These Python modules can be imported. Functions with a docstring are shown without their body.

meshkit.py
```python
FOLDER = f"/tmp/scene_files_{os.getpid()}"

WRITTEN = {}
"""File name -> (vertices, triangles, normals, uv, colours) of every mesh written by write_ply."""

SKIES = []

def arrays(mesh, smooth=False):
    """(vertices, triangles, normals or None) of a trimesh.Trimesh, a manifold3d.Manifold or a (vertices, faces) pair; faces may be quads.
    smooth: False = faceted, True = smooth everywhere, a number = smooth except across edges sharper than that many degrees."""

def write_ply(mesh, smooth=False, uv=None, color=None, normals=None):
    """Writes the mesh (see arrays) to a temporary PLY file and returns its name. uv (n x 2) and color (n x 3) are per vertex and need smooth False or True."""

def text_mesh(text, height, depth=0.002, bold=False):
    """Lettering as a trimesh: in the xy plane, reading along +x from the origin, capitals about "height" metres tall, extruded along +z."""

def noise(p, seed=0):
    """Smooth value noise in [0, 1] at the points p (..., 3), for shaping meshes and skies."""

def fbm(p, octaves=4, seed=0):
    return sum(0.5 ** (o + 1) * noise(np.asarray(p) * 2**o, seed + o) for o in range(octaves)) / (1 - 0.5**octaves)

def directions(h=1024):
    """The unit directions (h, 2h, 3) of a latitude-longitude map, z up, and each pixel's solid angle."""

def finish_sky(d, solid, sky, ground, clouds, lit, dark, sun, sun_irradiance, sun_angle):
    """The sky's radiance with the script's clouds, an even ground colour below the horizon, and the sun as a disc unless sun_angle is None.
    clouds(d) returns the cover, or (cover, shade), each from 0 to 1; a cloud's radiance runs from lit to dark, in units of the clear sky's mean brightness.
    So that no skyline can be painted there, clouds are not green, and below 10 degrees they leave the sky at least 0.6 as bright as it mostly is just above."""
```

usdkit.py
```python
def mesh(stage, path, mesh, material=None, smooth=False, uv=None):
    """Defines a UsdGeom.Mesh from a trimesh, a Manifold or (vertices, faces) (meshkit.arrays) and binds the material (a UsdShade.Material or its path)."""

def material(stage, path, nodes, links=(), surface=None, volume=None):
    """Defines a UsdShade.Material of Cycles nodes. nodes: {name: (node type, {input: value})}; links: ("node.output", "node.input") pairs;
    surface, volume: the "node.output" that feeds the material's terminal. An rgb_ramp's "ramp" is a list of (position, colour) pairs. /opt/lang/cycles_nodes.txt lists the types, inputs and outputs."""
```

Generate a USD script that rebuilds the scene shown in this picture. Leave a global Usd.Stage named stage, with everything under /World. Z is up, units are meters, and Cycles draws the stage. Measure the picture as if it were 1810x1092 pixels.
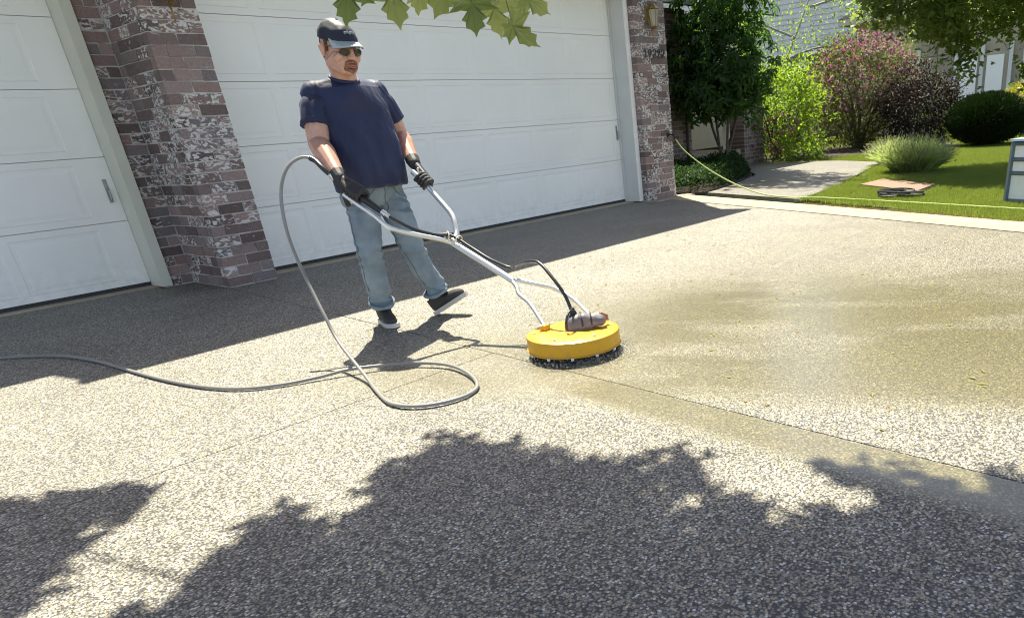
import math, random
import numpy as np
import trimesh
import manifold3d as m3
import shapely.geometry as sg
from shapely import affinity
import usdkit, meshkit
from pxr import Usd, UsdGeom, UsdLux, UsdShade, Gf, Sdf, Vt

stage = Usd.Stage.CreateInMemory()
UsdGeom.SetStageUpAxis(stage, UsdGeom.Tokens.z)
UsdGeom.SetStageMetersPerUnit(stage, 1.0)
world = UsdGeom.Xform.Define(stage, '/World')
stage.SetDefaultPrim(world.GetPrim())
UsdGeom.Scope.Define(stage, '/World/Looks')

# ------------------------------------------------------------------ camera
EXPOSURE = 1.3
SUN_I, SKY_I = 1.25, 0.095
cam = UsdGeom.Camera.Define(stage, '/World/camera')
cam.CreateFocalLengthAttr(25.16)
cam.CreateHorizontalApertureAttr(36.0)
cam.CreateVerticalApertureAttr(36.0 * 617 / 1024)
cam.CreateHorizontalApertureOffsetAttr(-6.005)
cam.CreateVerticalApertureOffsetAttr(4.795)
cam.CreateClippingRangeAttr(Gf.Vec2f(0.05, 800))
cam.CreateExposureAttr(EXPOSURE)
RC = [[0.5889228473509845, -0.8052980237153013, -0.06830060664619741],
      [-0.37233874119075133, -0.19534284770956192, -0.9073064717377504],
      [0.7173100735919545, 0.5597644726569815, -0.41488551851632016]]
CAM = (0.0, 0.0, 1.12)
cam.AddTransformOp().Set(Gf.Matrix4d(*RC[0], 0, *[-a for a in RC[1]], 0, *[-a for a in RC[2]], 0, *CAM, 1))

# ------------------------------------------------------------------ sky and sun
SUN = np.array([0.32, 0.43, 1.0]); SUN /= np.linalg.norm(SUN)
elev, rot = math.asin(SUN[2]), math.atan2(SUN[0], SUN[1])
dome = UsdLux.DomeLight.Define(stage, '/World/sky')
sky_mat = usdkit.material(stage, '/World/Looks/sky',
    {'s': ('sky_texture', {'sky_type': 'single_scattering', 'sun_disc': False, 'sun_elevation': elev, 'sun_rotation': rot,
                           'air_density': 1.0, 'aerosol_density': 1.6, 'ozone_density': 1.0}),
     'wb': ('mix_color', {'blend_type': 'multiply', 'fac': 1.0, 'b': (1.11, 1.0, .93), 'use_clamp': False}),
     'b': ('background_shader', {'strength': SKY_I})}, [('s.color', 'wb.a'), ('wb.result', 'b.color')], surface='b.background')
UsdShade.MaterialBindingAPI.Apply(dome.GetPrim()).Bind(sky_mat)
dome.GetPrim().SetCustomDataByKey('kind', 'structure')
sun = UsdLux.DistantLight.Define(stage, '/World/sun')
sun.CreateIntensityAttr(SUN_I); sun.CreateAngleAttr(0.5); sun.CreateNormalizeAttr(True); sun.CreateColorAttr(Gf.Vec3f(1.0, 0.95, 0.77))
zx = np.cross([0, 0, 1.0], SUN); zx /= np.linalg.norm(zx); zy = np.cross(SUN, zx)
sun.AddTransformOp().Set(Gf.Matrix4d(*zx, 0, *zy, 0, *SUN, 0, 0, 0, 30, 1))

# ------------------------------------------------------------------ helpers
_used = {}
def path_of(name, parent=None):
    base = '/World' if parent is None else str(parent.GetPath())
    k = base + '/' + name
    n = _used.get(k, 0); _used[k] = n + 1
    return k if n == 0 else f'{k}_{n:03d}'

def tag(p, label=None, cat=None, group=None, kind=None):
    for k, v in (('label', label), ('category', cat), ('group', group), ('kind', kind)):
        if v: p.SetCustomDataByKey(k, v)
    return p

def obj(name, mesh, mat, parent=None, smooth=False, **kw):
    if isinstance(mesh, MB): mesh = mesh.get()
    return tag(usdkit.mesh(stage, path_of(name, parent), mesh, mat, smooth=smooth).GetPrim(), **kw)

def thing(name, label, cat, loc=(0, 0, 0), group=None, kind=None):
    x = UsdGeom.Xform.Define(stage, path_of(name))
    return tag(x.GetPrim(), label, cat, group, kind)

def frame_of(d, up=(0, 0, 1)):
    d = np.asarray(d, float); d = d / np.linalg.norm(d)
    u = np.asarray(up, float)
    if abs(d @ u) > .98: u = np.array([1.0, 0, 0])
    a = np.cross(u, d); a /= np.linalg.norm(a)
    return a, np.cross(d, a), d

def catmull(pts, n=8):
    P = np.asarray(pts, float)
    P = np.vstack([2 * P[0] - P[1], P, 2 * P[-1] - P[-2]])
    out = []
    for i in range(1, len(P) - 2):
        t = np.linspace(0, 1, n, endpoint=False)[:, None]
        a, b, c, d = P[i - 1], P[i], P[i + 1], P[i + 2]
        out.append(.5 * (2 * b + (c - a) * t + (2 * a - 5 * b + 4 * c - d) * t ** 2 + (3 * b - a - 3 * c + d) * t ** 3))
    out.append(P[-2][None])
    return np.vstack(out)

def tube_va(pts, r, n=10, caps=True):
    P = np.asarray(pts, float); m = len(P)
    r = np.broadcast_to(np.asarray(r, float), (m,))
    T = np.gradient(P, axis=0); T /= np.maximum(np.linalg.norm(T, axis=1, keepdims=True), 1e-9)
    a, b, _ = frame_of(T[0])
    V = []
    ang = np.linspace(0, 2 * np.pi, n, endpoint=False)
    for i in range(m):
        a = a - T[i] * (a @ T[i]); a /= np.linalg.norm(a); b = np.cross(T[i], a)
        V.append(P[i] + r[i] * (np.cos(ang)[:, None] * a + np.sin(ang)[:, None] * b))
    V = np.vstack(V); F = []
    for i in range(m - 1):
        for j in range(n):
            k = (j + 1) % n
            p, q, s, t = i * n + j, i * n + k, (i + 1) * n + k, (i + 1) * n + j
            F += [(p, q, s), (p, s, t)]
    if caps:
        c0, c1 = len(V), len(V) + 1
        V = np.vstack([V, P[:1], P[-1:]])
        for j in range(n):
            k = (j + 1) % n
            F += [(c0, k, j), (c1, (m - 1) * n + j, (m - 1) * n + k)]
    return V, np.array(F)

class MB:
    """collects pieces of ONE mesh"""
    def __init__(s): s.v, s.f, s.n = [], [], 0
    def add(s, v, f=None):
        if f is None:
            v, f = (v.vertices, v.faces)
        v = np.asarray(v, float); s.v.append(v); s.f.append(np.asarray(f, int) + s.n); s.n += len(v); return s
    def box(s, lo, hi):
        x0, y0, z0 = lo; x1, y1, z1 = hi
        v = [(x0, y0, z0), (x1, y0, z0), (x1, y1, z0), (x0, y1, z0), (x0, y0, z1), (x1, y0, z1), (x1, y1, z1), (x0, y1, z1)]
        f = [(0, 2, 1), (0, 3, 2), (4, 5, 6), (4, 6, 7), (0, 1, 5), (0, 5, 4), (1, 2, 6), (1, 6, 5), (2, 3, 7), (2, 7, 6), (3, 0, 4), (3, 4, 7)]
        return s.add(v, f)
    def tube(s, pts, r, n=10, caps=True): return s.add(*tube_va(pts, r, n, caps))
    def get(s): return np.vstack(s.v), np.vstack(s.f)

def prism(poly, z0, z1):
    t = trimesh.creation.extrude_polygon(sg.Polygon(poly) if not hasattr(poly, 'exterior') else poly, z1 - z0, engine='earcut')
    t.apply_translation((0, 0, z0)); return t

def rbox(lo, hi, r):
    lo, hi = np.asarray(lo, float), np.asarray(hi, float)
    pts = [m3.Manifold.sphere(r, 12).translate([(lo[0] + r, hi[0] - r)[i], (lo[1] + r, hi[1] - r)[j], (lo[2] + r, hi[2] - r)[k]]) for i in (0, 1) for j in (0, 1) for k in (0, 1)]
    return man_tm(m3.Manifold.batch_hull(pts))

def man_tm(m):
    q = m.to_mesh()
    t = trimesh.Trimesh(np.array(q.vert_properties[:, :3], float), np.array(q.tri_verts), process=True)
    return t

def hullc(*pr, n=16):
    """hull of spheres (point, radius)"""
    return m3.Manifold.batch_hull([m3.Manifold.sphere(r, n).translate([float(x) for x in p]) for p, r in pr])

def chain(pts, n=16):
    return [hullc(a, b, n=n) for a, b in zip(pts[:-1], pts[1:])]

def union(ms): return m3.Manifold.batch_boolean(ms, m3.OpType.Add)

def soft(m, edge, iters=12, noise=0.0, scale=(6, 6, 6), seed=0):
    t = man_tm(m.refine_to_length(edge))
    trimesh.smoothing.filter_taubin(t, lamb=.5, nu=.52, iterations=iters)
    if noise:
        nn = meshkit.fbm(np.asarray(t.vertices) * np.asarray(scale), 3, seed) - .5
        t.vertices = t.vertices + t.vertex_normals * (nn * noise)[:, None]
    return t

# ------------------------------------------------------------------ materials
def M(name, nodes, links, surface='p.BSDF', volume=None):
    return usdkit.material(stage, '/World/Looks/' + name, nodes, links, surface=surface, volume=volume)

def plain(name, col, rough=.6, metal=0.0, var=.12, scale=6.0, bump=0.0, bscale=60.0, **extra):
    c = np.asarray(col, float)
    nodes = {'g': ('geometry', {}), 'n': ('noise_texture', {'scale': scale, 'detail': 5.0, 'roughness': .6}),
             'r': ('rgb_ramp', {'ramp': [(.3, tuple(c * (1 - var))), (.7, tuple(np.minimum(c * (1 + var), 1)))]}),
             'p': ('principled_bsdf', {'roughness': rough, 'metallic': metal, **extra})}
    links = [('g.position', 'n.vector'), ('n.fac', 'r.fac'), ('r.color', 'p.base_color')]
    if bump:
        nodes['n2'] = ('noise_texture', {'scale': bscale, 'detail': 3.0})
        nodes['b'] = ('bump', {'strength': .6, 'distance': bump})
        links += [('g.position', 'n2.vector'), ('n2.fac', 'b.height'), ('b.normal', 'p.normal')]
    return M(name, nodes, links)

def leafmat(name, dark, light, rough=.45, trans=.35, tcol=None, spec=.5, hue2=None):
    tcol = tcol or tuple(np.minimum(np.asarray(light) * np.array([1.5, 1.7, .8]), .9))
    ramp = [(0.0, dark), (.75, light), (1.0, hue2 or light)]
    nodes = {'g': ('geometry', {}), 'r': ('rgb_ramp', {'ramp': ramp}),
             'p': ('principled_bsdf', {'roughness': rough, 'specular_ior_level': spec}),
             't': ('translucent_bsdf', {'color': tcol}),
             'm': ('mix_closure', {'fac': trans})}
    return M(name, nodes, [('g.random_per_island', 'r.fac'), ('r.color', 'p.base_color'), ('p.BSDF', 'm.closure1'), ('t.BSDF', 'm.closure2')], surface='m.closure')

def aggregate(name, wet=False, dark=1.0, cell=126.0):
    S = [(0.0, (.045, .043, .042)), (.14, (.12, .115, .10)), (.3, (.25, .225, .165)), (.46, (.36, .315, .21)), (.6, (.19, .185, .17)),
         (.72, (.42, .36, .27)), (.84, (.46, .34, .14)), (.93, (.60, .56, .47)), (1.0, (.74, .72, .66))]
    S = [(a, tuple(((np.array(c) * .78 + np.mean(c) * .22) * .93 + .015) * dark)) for a, c in S]
    nodes = {'g': ('geometry', {}),
             'v': ('voronoi_texture', {'scale': cell, 'feature': 'f1', 'randomness': 1.0}),
             'v2': ('voronoi_texture', {'scale': cell * 2.3, 'feature': 'f1'}),
             'sc': ('separate_color', {}), 'sc2': ('separate_color', {}),
             'r': ('rgb_ramp', {'ramp': S}), 'r2': ('rgb_ramp', {'ramp': S}),
             # gaps between the stones: dark cement
             'gap': ('map_range', {'range_type': 'smoothstep', 'from_min': .46, 'from_max': .72, 'to_min': 0.0, 'to_max': 1.0, 'clamp': True}),
             'fine': ('mix_color', {'fac': .85}),
             'mx': ('mix_color', {'b': (.07, .065, .058)}),
             'h': ('math', {'math_type': 'power', 'value2': 2.2}),
             'hh': ('math', {'math_type': 'multiply', 'value2': -1.0}),
             'nl': ('noise_texture', {'scale': 1.3, 'detail': 6.0, 'roughness': .65}),
             'tone': ('map_range', {'from_min': .3, 'from_max': .7, 'to_min': .8, 'to_max': 1.12}),
             'tc': ('combine_color', {}), 'mul': ('mix_color', {'blend_type': 'multiply', 'fac': 1.0}),
             'b': ('bump', {'strength': 1.0, 'distance': .0036}),
             'p': ('principled_bsdf', {'roughness': .55, 'specular_ior_level': .5})}
    L = [('g.position', 'v.vector'), ('g.position', 'v2.vector'), ('v.color', 'sc.color'), ('v2.color', 'sc2.color'),
         ('sc.r', 'r.fac'), ('sc2.r', 'r2.fac'), ('v.distance', 'gap.value'), ('r.color', 'mx.a'), ('gap.result', 'mx.fac'),
         ('v.distance', 'h.value1'), ('h.value', 'hh.value1'), ('hh.value', 'b.height'), ('b.normal', 'p.normal'),
         ('g.position', 'nl.vector'), ('nl.fac', 'tone.value'), ('tone.result', 'tc.r'), ('tone.result', 'tc.g'), ('tone.result', 'tc.b'),
         ('mx.result', 'mul.a'), ('tc.color', 'mul.b')]
    del nodes['r2'], nodes['sc2'], nodes['v2'], nodes['fine']
    L = [l for l in L if not any(x in l[0] or x in l[1] for x in ('v2.', 'sc2.', 'r2.', 'fine.'))]
    last = 'mul.result'
    if wet:
        # wet film: long patches where the water lies; the wet stone is darker, browner and glossier
        nodes.update({
            'da': ('vector_math', {'math_type': 'dot_product', 'vector2': (.13, -.33, 0)}), 'dn': ('vector_math', {'math_type': 'dot_product', 'vector2': (.93, .37, 0)}),
            'dc': ('combine_xyz', {}),
            'wn': ('noise_texture', {'scale': 2.2, 'detail': 5.0, 'roughness': .55, 'distortion': .6}),
            'sx': ('separate_xyz', {}),
            # water lies on the right hand slab, in long bands along the swept strips
            'mpx': ('map_range', {'range_type': 'smoothstep', 'from_min': 2.62, 'from_max': 3.05, 'to_min': 0.0, 'to_max': 1.0, 'clamp': True}),
            'mpz': ('map_range', {'range_type': 'smoothstep', 'from_min': 4.5, 'from_max': 6.0, 'to_min': 1.0, 'to_max': .3, 'clamp': True}), 'mp3': ('math', {'math_type': 'multiply'}),
            'mpy': ('map_range', {'range_type': 'smoothstep', 'from_min': 4.3, 'from_max': 2.5, 'to_min': 0.0, 'to_max': 1.0, 'clamp': True}),
            'mm': ('math', {'math_type': 'multiply'}),
            'wm': ('map_range', {'range_type': 'smoothstep', 'from_min': .34, 'from_max': .56, 'to_min': .62, 'to_max': 1.0, 'clamp': True}),
            'wet': ('math', {'math_type': 'multiply', 'use_clamp': True}),
            # the streak along the joint: x between 2.25 and 2.63 in joint coordinates
            'jx': ('math', {'math_type': 'multiply_add', 'value2': -.0802, 'value3': 0.0}),
            'jd': ('math', {'math_type': 'add'}),
            'st1': ('map_range', {'range_type': 'smoothstep', 'from_min': 1.86, 'from_max': 2.02, 'to_min': 0.0, 'to_max': 1.0, 'clamp': True}),
            'st2': ('map_range', {'range_type': 'smoothstep', 'from_min': 2.185, 'from_max': 2.175, 'to_min': 0.0, 'to_max': 1.0, 'clamp': True}),
            'st3': ('map_range', {'range_type': 'smoothstep', 'from_min': 2.75, 'from_max': 2.2, 'to_min': 0.0, 'to_max': 1.0, 'clamp': True}),
            'sm': ('math', {'math_type': 'multiply'}), 'sm2': ('math', {'math_type': 'multiply'}),
            'mxw': ('math', {'math_type': 'maximum', 'use_clamp': True}),
            'wf': ('math', {'math_type': 'multiply', 'value2': .95}),
            'wc': ('mix_color', {'blend_type': 'multiply', 'b': (.55, .50, .29)}),
            'rr': ('map_range', {'from_min': 0.0, 'from_max': 1.0, 'to_min': .6, 'to_max': .34}),
            'bs': ('map_range', {'from_min': 0.0, 'from_max': 1.0, 'to_min': 1.0, 'to_max': .3}),
        })
        L += [('g.position', 'da.vector1'), ('g.position', 'dn.vector1'), ('da.value', 'dc.x'), ('dn.value', 'dc.y'), ('dc.vector', 'wn.vector'), ('g.position', 'sx.vector'), ('dn.value', 'mpx.value'), ('dn.value', 'mpz.value'), ('mpz.result', 'mp3.value2'), ('mpx.result', 'mp3.value1'), ('sx.y', 'mpy.value'),
              ('mp3.value', 'mm.value1'), ('mpy.result', 'mm.value2'), ('wn.fac', 'wm.value'), ('wm.result', 'wet.value1'), ('mm.value', 'wet.value2'),
              ('sx.y', 'jx.value1'), ('jx.value', 'jd.value1'), ('sx.x', 'jd.value2'), ('jd.value', 'st1.value'), ('jd.value', 'st2.value'), ('sx.y', 'st3.value'),
              ('st1.result', 'sm.value1'), ('st2.result', 'sm.value2'), ('sm.value', 'sm2.value1'), ('st3.result', 'sm2.value2'),
              ('sm2.value', 'mxw.value1'), ('wet.value', 'mxw.value2'), ('mxw.value', 'wf.value1'), ('wf.value', 'wc.fac'), ('mul.result', 'wc.a'),
              ('mxw.value', 'rr.value'), ('rr.result', 'p.roughness'), ('mxw.value', 'bs.value'), ('bs.result', 'b.strength')]
        # thin muddy water over the stones, smooth on top
        nodes.update({'mudf': ('math', {'math_type': 'multiply', 'value2': .38}), 'mud': ('mix_color', {'b': (.215, .19, .095)}), 'cw': ('math', {'math_type': 'multiply', 'value2': .8})})
        nodes['p'][1]['coat_roughness'] = .22
        L += [('wc.result', 'mud.a'), ('mxw.value', 'mudf.value1'), ('mudf.value', 'mud.fac'), ('mxw.value', 'cw.value1'), ('cw.value', 'p.coat_weight')]
        last = 'mud.result'
    L.append((last, 'p.base_color'))
    return M(name, nodes, L)

def brickmat(name, cols, white, thr):
    nodes = {'g': ('geometry', {}), 'oi': ('object_info', {}), 'r': ('rgb_ramp', {'ramp': cols}),
             'mp': ('mapping', {'mapping_type': 'point', 'scale': (1, 1, 1.9)}),
             'n': ('noise_texture', {'scale': 12.0, 'detail': 3.0, 'roughness': .5, 'distortion': 1.9}),
             'n2': ('noise_texture', {'scale': 60.0, 'detail': 5.0}),
             'sh': ('math', {'math_type': 'multiply_add', 'value2': 3.7, 'value3': 0.0}),
             'av': ('combine_xyz', {}), 'ad': ('vector_math', {'vector_math_type': 'add', 'math_type': 'add'}),
             'w': ('map_range', {'range_type': 'smoothstep', 'from_min': thr, 'from_max': thr + .07, 'to_min': 0.0, 'to_max': .85, 'clamp': True}),
             'mx': ('mix_color', {'b': white}),
             'fm': ('map_range', {'from_min': .2, 'from_max': .8, 'to_min': .7, 'to_max': 1.2}), 'fc': ('combine_color', {}),
             'ml': ('mix_color', {'blend_type': 'multiply', 'fac': 1.0}),
             'b': ('bump', {'strength': .7, 'distance': .003}),
             'p': ('principled_bsdf', {'roughness': .85, 'specular_ior_level': .25})}
    nodes['ad'] = ('vector_math', {'math_type': 'add'})
    L = [('oi.random', 'r.fac'), ('oi.random', 'sh.value1'), ('sh.value', 'av.x'), ('sh.value', 'av.y'), ('sh.value', 'av.z'),
         ('g.position', 'mp.vector'), ('mp.vector', 'ad.vector1'), ('av.vector', 'ad.vector2'), ('ad.vector', 'n.vector'), ('g.position', 'n2.vector'),
         ('n.fac', 'w.value'), ('r.color', 'mx.a'), ('w.result', 'mx.fac'), ('n2.fac', 'fm.value'),
         ('fm.result', 'fc.r'), ('fm.result', 'fc.g'), ('fm.result', 'fc.b'), ('mx.result', 'ml.a'), ('fc.color', 'ml.b'), ('ml.result', 'p.base_color'),
         ('n2.fac', 'b.height'), ('b.normal', 'p.normal')]
    return M(name, nodes, L)

BCOL = [(0.0, (.12, .085, .076)), (.3, (.195, .14, .125)), (.55, (.285, .195, .17)), (.75, (.175, .15, .145)), (1.0, (.34, .24, .21))]
mat_brick_plain = brickmat('brick_plain', BCOL, (.40, .37, .33), .66)
mat_brick_white = brickmat('brick_white', BCOL, (.66, .62, .57), .50)
mat_mortar = plain('mortar', (.55, .52, .49), .9, bump=.002, bscale=150)
mat_agg = aggregate('exposed_aggregate', wet=True, dark=.97)
mat_agg2 = aggregate('walk_aggregate', dark=.70)
mat_joint = plain('joint_filler', (.10, .095, .085), .9)
mat_conc = plain('smooth_concrete', (.35, .29, .20), .8, var=.2, scale=3.5, bump=.002, bscale=90)
# white door paint: faint pressed wood grain, splash dirt near the ground (door grain)
mat_door = M('door_paint', {'g': ('geometry', {}), 'n': ('noise_texture', {'scale': 1.3, 'detail': 5.0}), 'r': ('rgb_ramp', {'ramp': [(.3, (.83, .80, .735)), (.7, (.885, .855, .79))]}),
    'mp': ('mapping', {'mapping_type': 'point', 'scale': (3, 3, 60)}), 'gr': ('noise_texture', {'scale': 1.0, 'detail': 4.0, 'distortion': .6}), 'b': ('bump', {'strength': .25, 'distance': .0012}),
    'sx': ('separate_xyz', {}), 'z': ('map_range', {'range_type': 'smoothstep', 'from_min': .45, 'from_max': .04, 'to_min': 0.0, 'to_max': 1.0, 'clamp': True}),
    'dn': ('noise_texture', {'scale': 14.0, 'detail': 6.0, 'roughness': .7}), 'dm': ('map_range', {'from_min': .42, 'from_max': .75, 'to_min': 0.0, 'to_max': .28, 'clamp': True}), 'dd': ('math', {'math_type': 'multiply'}),
    'mx': ('mix_color', {'b': (.36, .32, .25)}), 'p': ('principled_bsdf', {'roughness': .42})},
    [('g.position', 'n.vector'), ('n.fac', 'r.fac'), ('g.position', 'mp.vector'), ('mp.vector', 'gr.vector'), ('gr.fac', 'b.height'), ('b.normal', 'p.normal'), ('g.position', 'sx.vector'), ('sx.z', 'z.value'),
     ('g.position', 'dn.vector'), ('dn.fac', 'dm.value'), ('dm.result', 'dd.value1'), ('z.result', 'dd.value2'), ('dd.value', 'mx.fac'), ('r.color', 'mx.a'), ('mx.result', 'p.base_color')])
mat_trim = plain('trim_paint', (.60, .60, .57), .5, var=.05, scale=2.5)
mat_trim_left = plain('trim_paint_cream', (.62, .60, .49), .5, var=.05, scale=2.5)
mat_seal = plain('rubber_seal', (.03, .03, .03), .7)
mat_metal_grey = plain('galvanised_metal', (.35, .34, .33), .4, metal=.8)
mat_brass = plain('brass', (.36, .24, .08), .4, metal=.9)
mat_siding = plain('grey_siding', (.52, .52, .51), .7, var=.06, scale=1.2)
mat_roof = plain('roof_shingle', (.035, .037, .045), 1.0, specular_ior_level=.05, var=.25, scale=7, bump=.006, bscale=40)
mat_black = plain('black_plastic', (.02, .02, .022), .5)
mat_glass = M('window_glass', {'p': ('principled_bsdf', {'base_color': (.03, .035, .04), 'roughness': .05})}, [])
mat_soil = plain('bark_soil', (.045, .032, .022), .95, var=.5, scale=40, bump=.01, bscale=60)
mat_lawn = plain('lawn_ground', (.085, .10, .025), .95, var=.35, scale=9, bump=.01, bscale=120)

def grid_sheet(poly, z, mat, name, parent=None, **kw):
    return obj(name, prism(poly, z - .06, z), mat, parent, **kw)

# ------------------------------------------------------------------ ground
g = MB(); g.box((-90, -90, -.30), (110, 110, -.10))
obj('ground', g, mat_lawn, kind='structure')
base = prism([(-6, -7), (4.3, -7), (9.40, 7.60), (9.5, 9.4), (-6, 9.4)], -.2, -.007)
dw = thing('driveway', None, None, kind='structure')
obj('joint_filler', base, mat_joint, dw)
def jx(y): return 2.185 + .0802 * y            # the long joint runs from the brick pier to the street
def edge_x(y): return 6.985 + (y - 1.53) * .3925      # drive side of the pale border
J = .0034
ymax = 9.3
slabs = [[(-5.9, 3.2 + J), (jx(3.2) - J, 3.2 + J), (jx(7.2) - J, 7.2 + .05), (jx(7.2) - J, ymax), (-5.9, ymax)],
         [(-5.9, -6.5), (jx(-6.5) - J, -6.5), (jx(3.2) - J, 3.2 - J), (-5.9, 3.2 - J)],
         [(jx(-6.5) + J, -6.5), (edge_x(-6.5), -6.5), (edge_x(7.4) - .004, 7.4), (9.36, 8.2), (jx(7.2) + J, 8.2), (jx(7.2) + J, 7.2)]]
for s in slabs:
    obj('slab', prism(s, -.05, 0.0), mat_agg, dw)
# pale smooth border along the lawn, cast in lengths
bd = thing('driveway_border', None, None, kind='structure')
ys = [-6.5, -3.9, -1.4, 0.85, 3.06, 5.25, 7.32]
W_B = .50
for a, b in zip(ys[:-1], ys[1:]):
    n = np.array([1, -.3925]); n /= np.linalg.norm(n)
    p = np.array([[edge_x(a + .006) + .008, a + .006], [edge_x(b - .006) + .008, b - .006]])
    q = p + n * W_B
    obj('border_slab', prism([p[0], q[0], q[1], p[1]], -.1, .006), mat_conc, bd)
# strip of the same concrete under the right hand pier and along the doors
obj('threshold', MB().box((3.0, 7.47, -.1), (8.83, 8.1, .016)), mat_conc, dw)
obj('threshold', MB().box((-1.2, 8.14, -.1), (2.60, 8.5, .016)), mat_conc, dw)
obj('apron', prism([(8.845, 7.02), (9.42, 7.02), (9.96, 7.10), (9.9, 7.6), (8.845, 7.6)], -.1, .012), mat_conc, dw)
# front walk
wk = thing('walkway', None, None, kind='structure')
walk_poly = [(9.20, 4.86), (9.75, 4.90), (11.2, 5.15), (13.2, 5.65), (15.3, 6.15), (16.0, 7.4), (16.3, 9.1), (17.8, 11.8), (16.4, 12.4), (15.2, 9.6), (13.0, 7.80), (11.2, 7.15), (9.98, 6.90)]
obj('walk_slab', prism(walk_poly, -.1, .008), mat_agg2, wk)
street = MB().box((-60, -14, -.28), (80, -6.9, -.045))
obj('street', street, plain('asphalt', (.05, .05, .052), .85, bump=.004, bscale=200), kind='structure')

# ------------------------------------------------------------------ the house with its two garage doors
rng = np.random.default_rng(7)
house = thing('garage_house', 'house with two white panelled garage doors between brick piers', 'house')
COURSE = .088
BL = .2135
def brick(parent, lo, hi, pr=.46):
    lo, hi = np.array(lo, float), np.array(hi, float)
    c = (lo + hi) / 2
    v, f = MB().box(lo, hi).get()
    v = v + rng.normal(0, .0021, v.shape)
    # slightly worn arrises: pull corners in
    m = mat_brick_white if rng.random() < pr else mat_brick_plain
    return obj('brick', (v, f), m, parent)
def face_runs(a0, a1, odd, start_half):
    """brick ends along a face from a0 to a1"""
    xs = []
    x = a0
    first = BL / 2 if (odd != start_half) else BL
    L = first
    while x < a1 - .004:
        e = min(x + L, a1)
        if a1 - e < .03: e = a1
        xs.append((x, e)); x = e; L = BL
    return xs
MO = .0048        # half a joint
stuff_v = MB()
def pier(x0, x1, y0, y1, zmax, ztop, side, parent_house, back=None):
    core = MB().box((x0 + .007, y0 + .007, 0), (x1 - .007, y1, ztop - .01))
    if back: core.box((back[0] - .05, back[2] + .007, 0), (back[1] + .02, back[2] + .12, ztop - .012))
    p = obj('brick_pier', core, mat_mortar, parent_house)
    rest = MB()
    k = 0
    z = .004
    while z < ztop - COURSE:
        odd = k % 2
        lo_z, hi_z = z + MO, z + COURSE - MO
        whitep = (.74 if x0 > 5 else .22 + .48 * math.exp(-((z - 1.05) / .55) ** 2)) + .25 * (meshkit.noise(np.array([[k * .4, x0, 0]]), 5)[0] - .5)
        big = z < zmax
        def put(lo, hi, single=True):
            j = rng.normal(0, .0015)
            lo = list(lo); hi = list(hi)
            if big and single: brick(p, lo, hi, whitep)
            else: rest.box(lo, hi)
        # front face (towards -y); at the corner a stretcher on the front alternates with a header
        for i, (a, b) in enumerate(face_runs(x0, x1, odd, 0)):
            d = .10
            put((a + (MO if a > x0 else 0), y0 + rng.normal(0, .0015), lo_z), (b - (MO if b < x1 else 0), y0 + d, hi_z))
        if side:
            for a, b in face_runs(y0 + .10 + MO * 2 + (0 if odd else .0), y1, odd, 1):
                put((x0 + rng.normal(0, .0015), a, lo_z), (x0 + .09, b - MO, hi_z), side != 'joined')
        if back:
            xx = back[0] + (.0 if odd else .07)
            cuts = [back[0], back[1] - .001] if odd else [back[0], back[0] + .09, back[1] - .001]
            for a, b in zip(cuts[:-1], cuts[1:]):
                put((a + MO, back[2] + rng.normal(0, .001), lo_z), (b - MO, back[2] + .09, hi_z))
        k += 1; z += COURSE
    if rest.v: obj('upper_brickwork', rest, mat_brick_white, p, kind='stuff')
    return p
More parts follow.
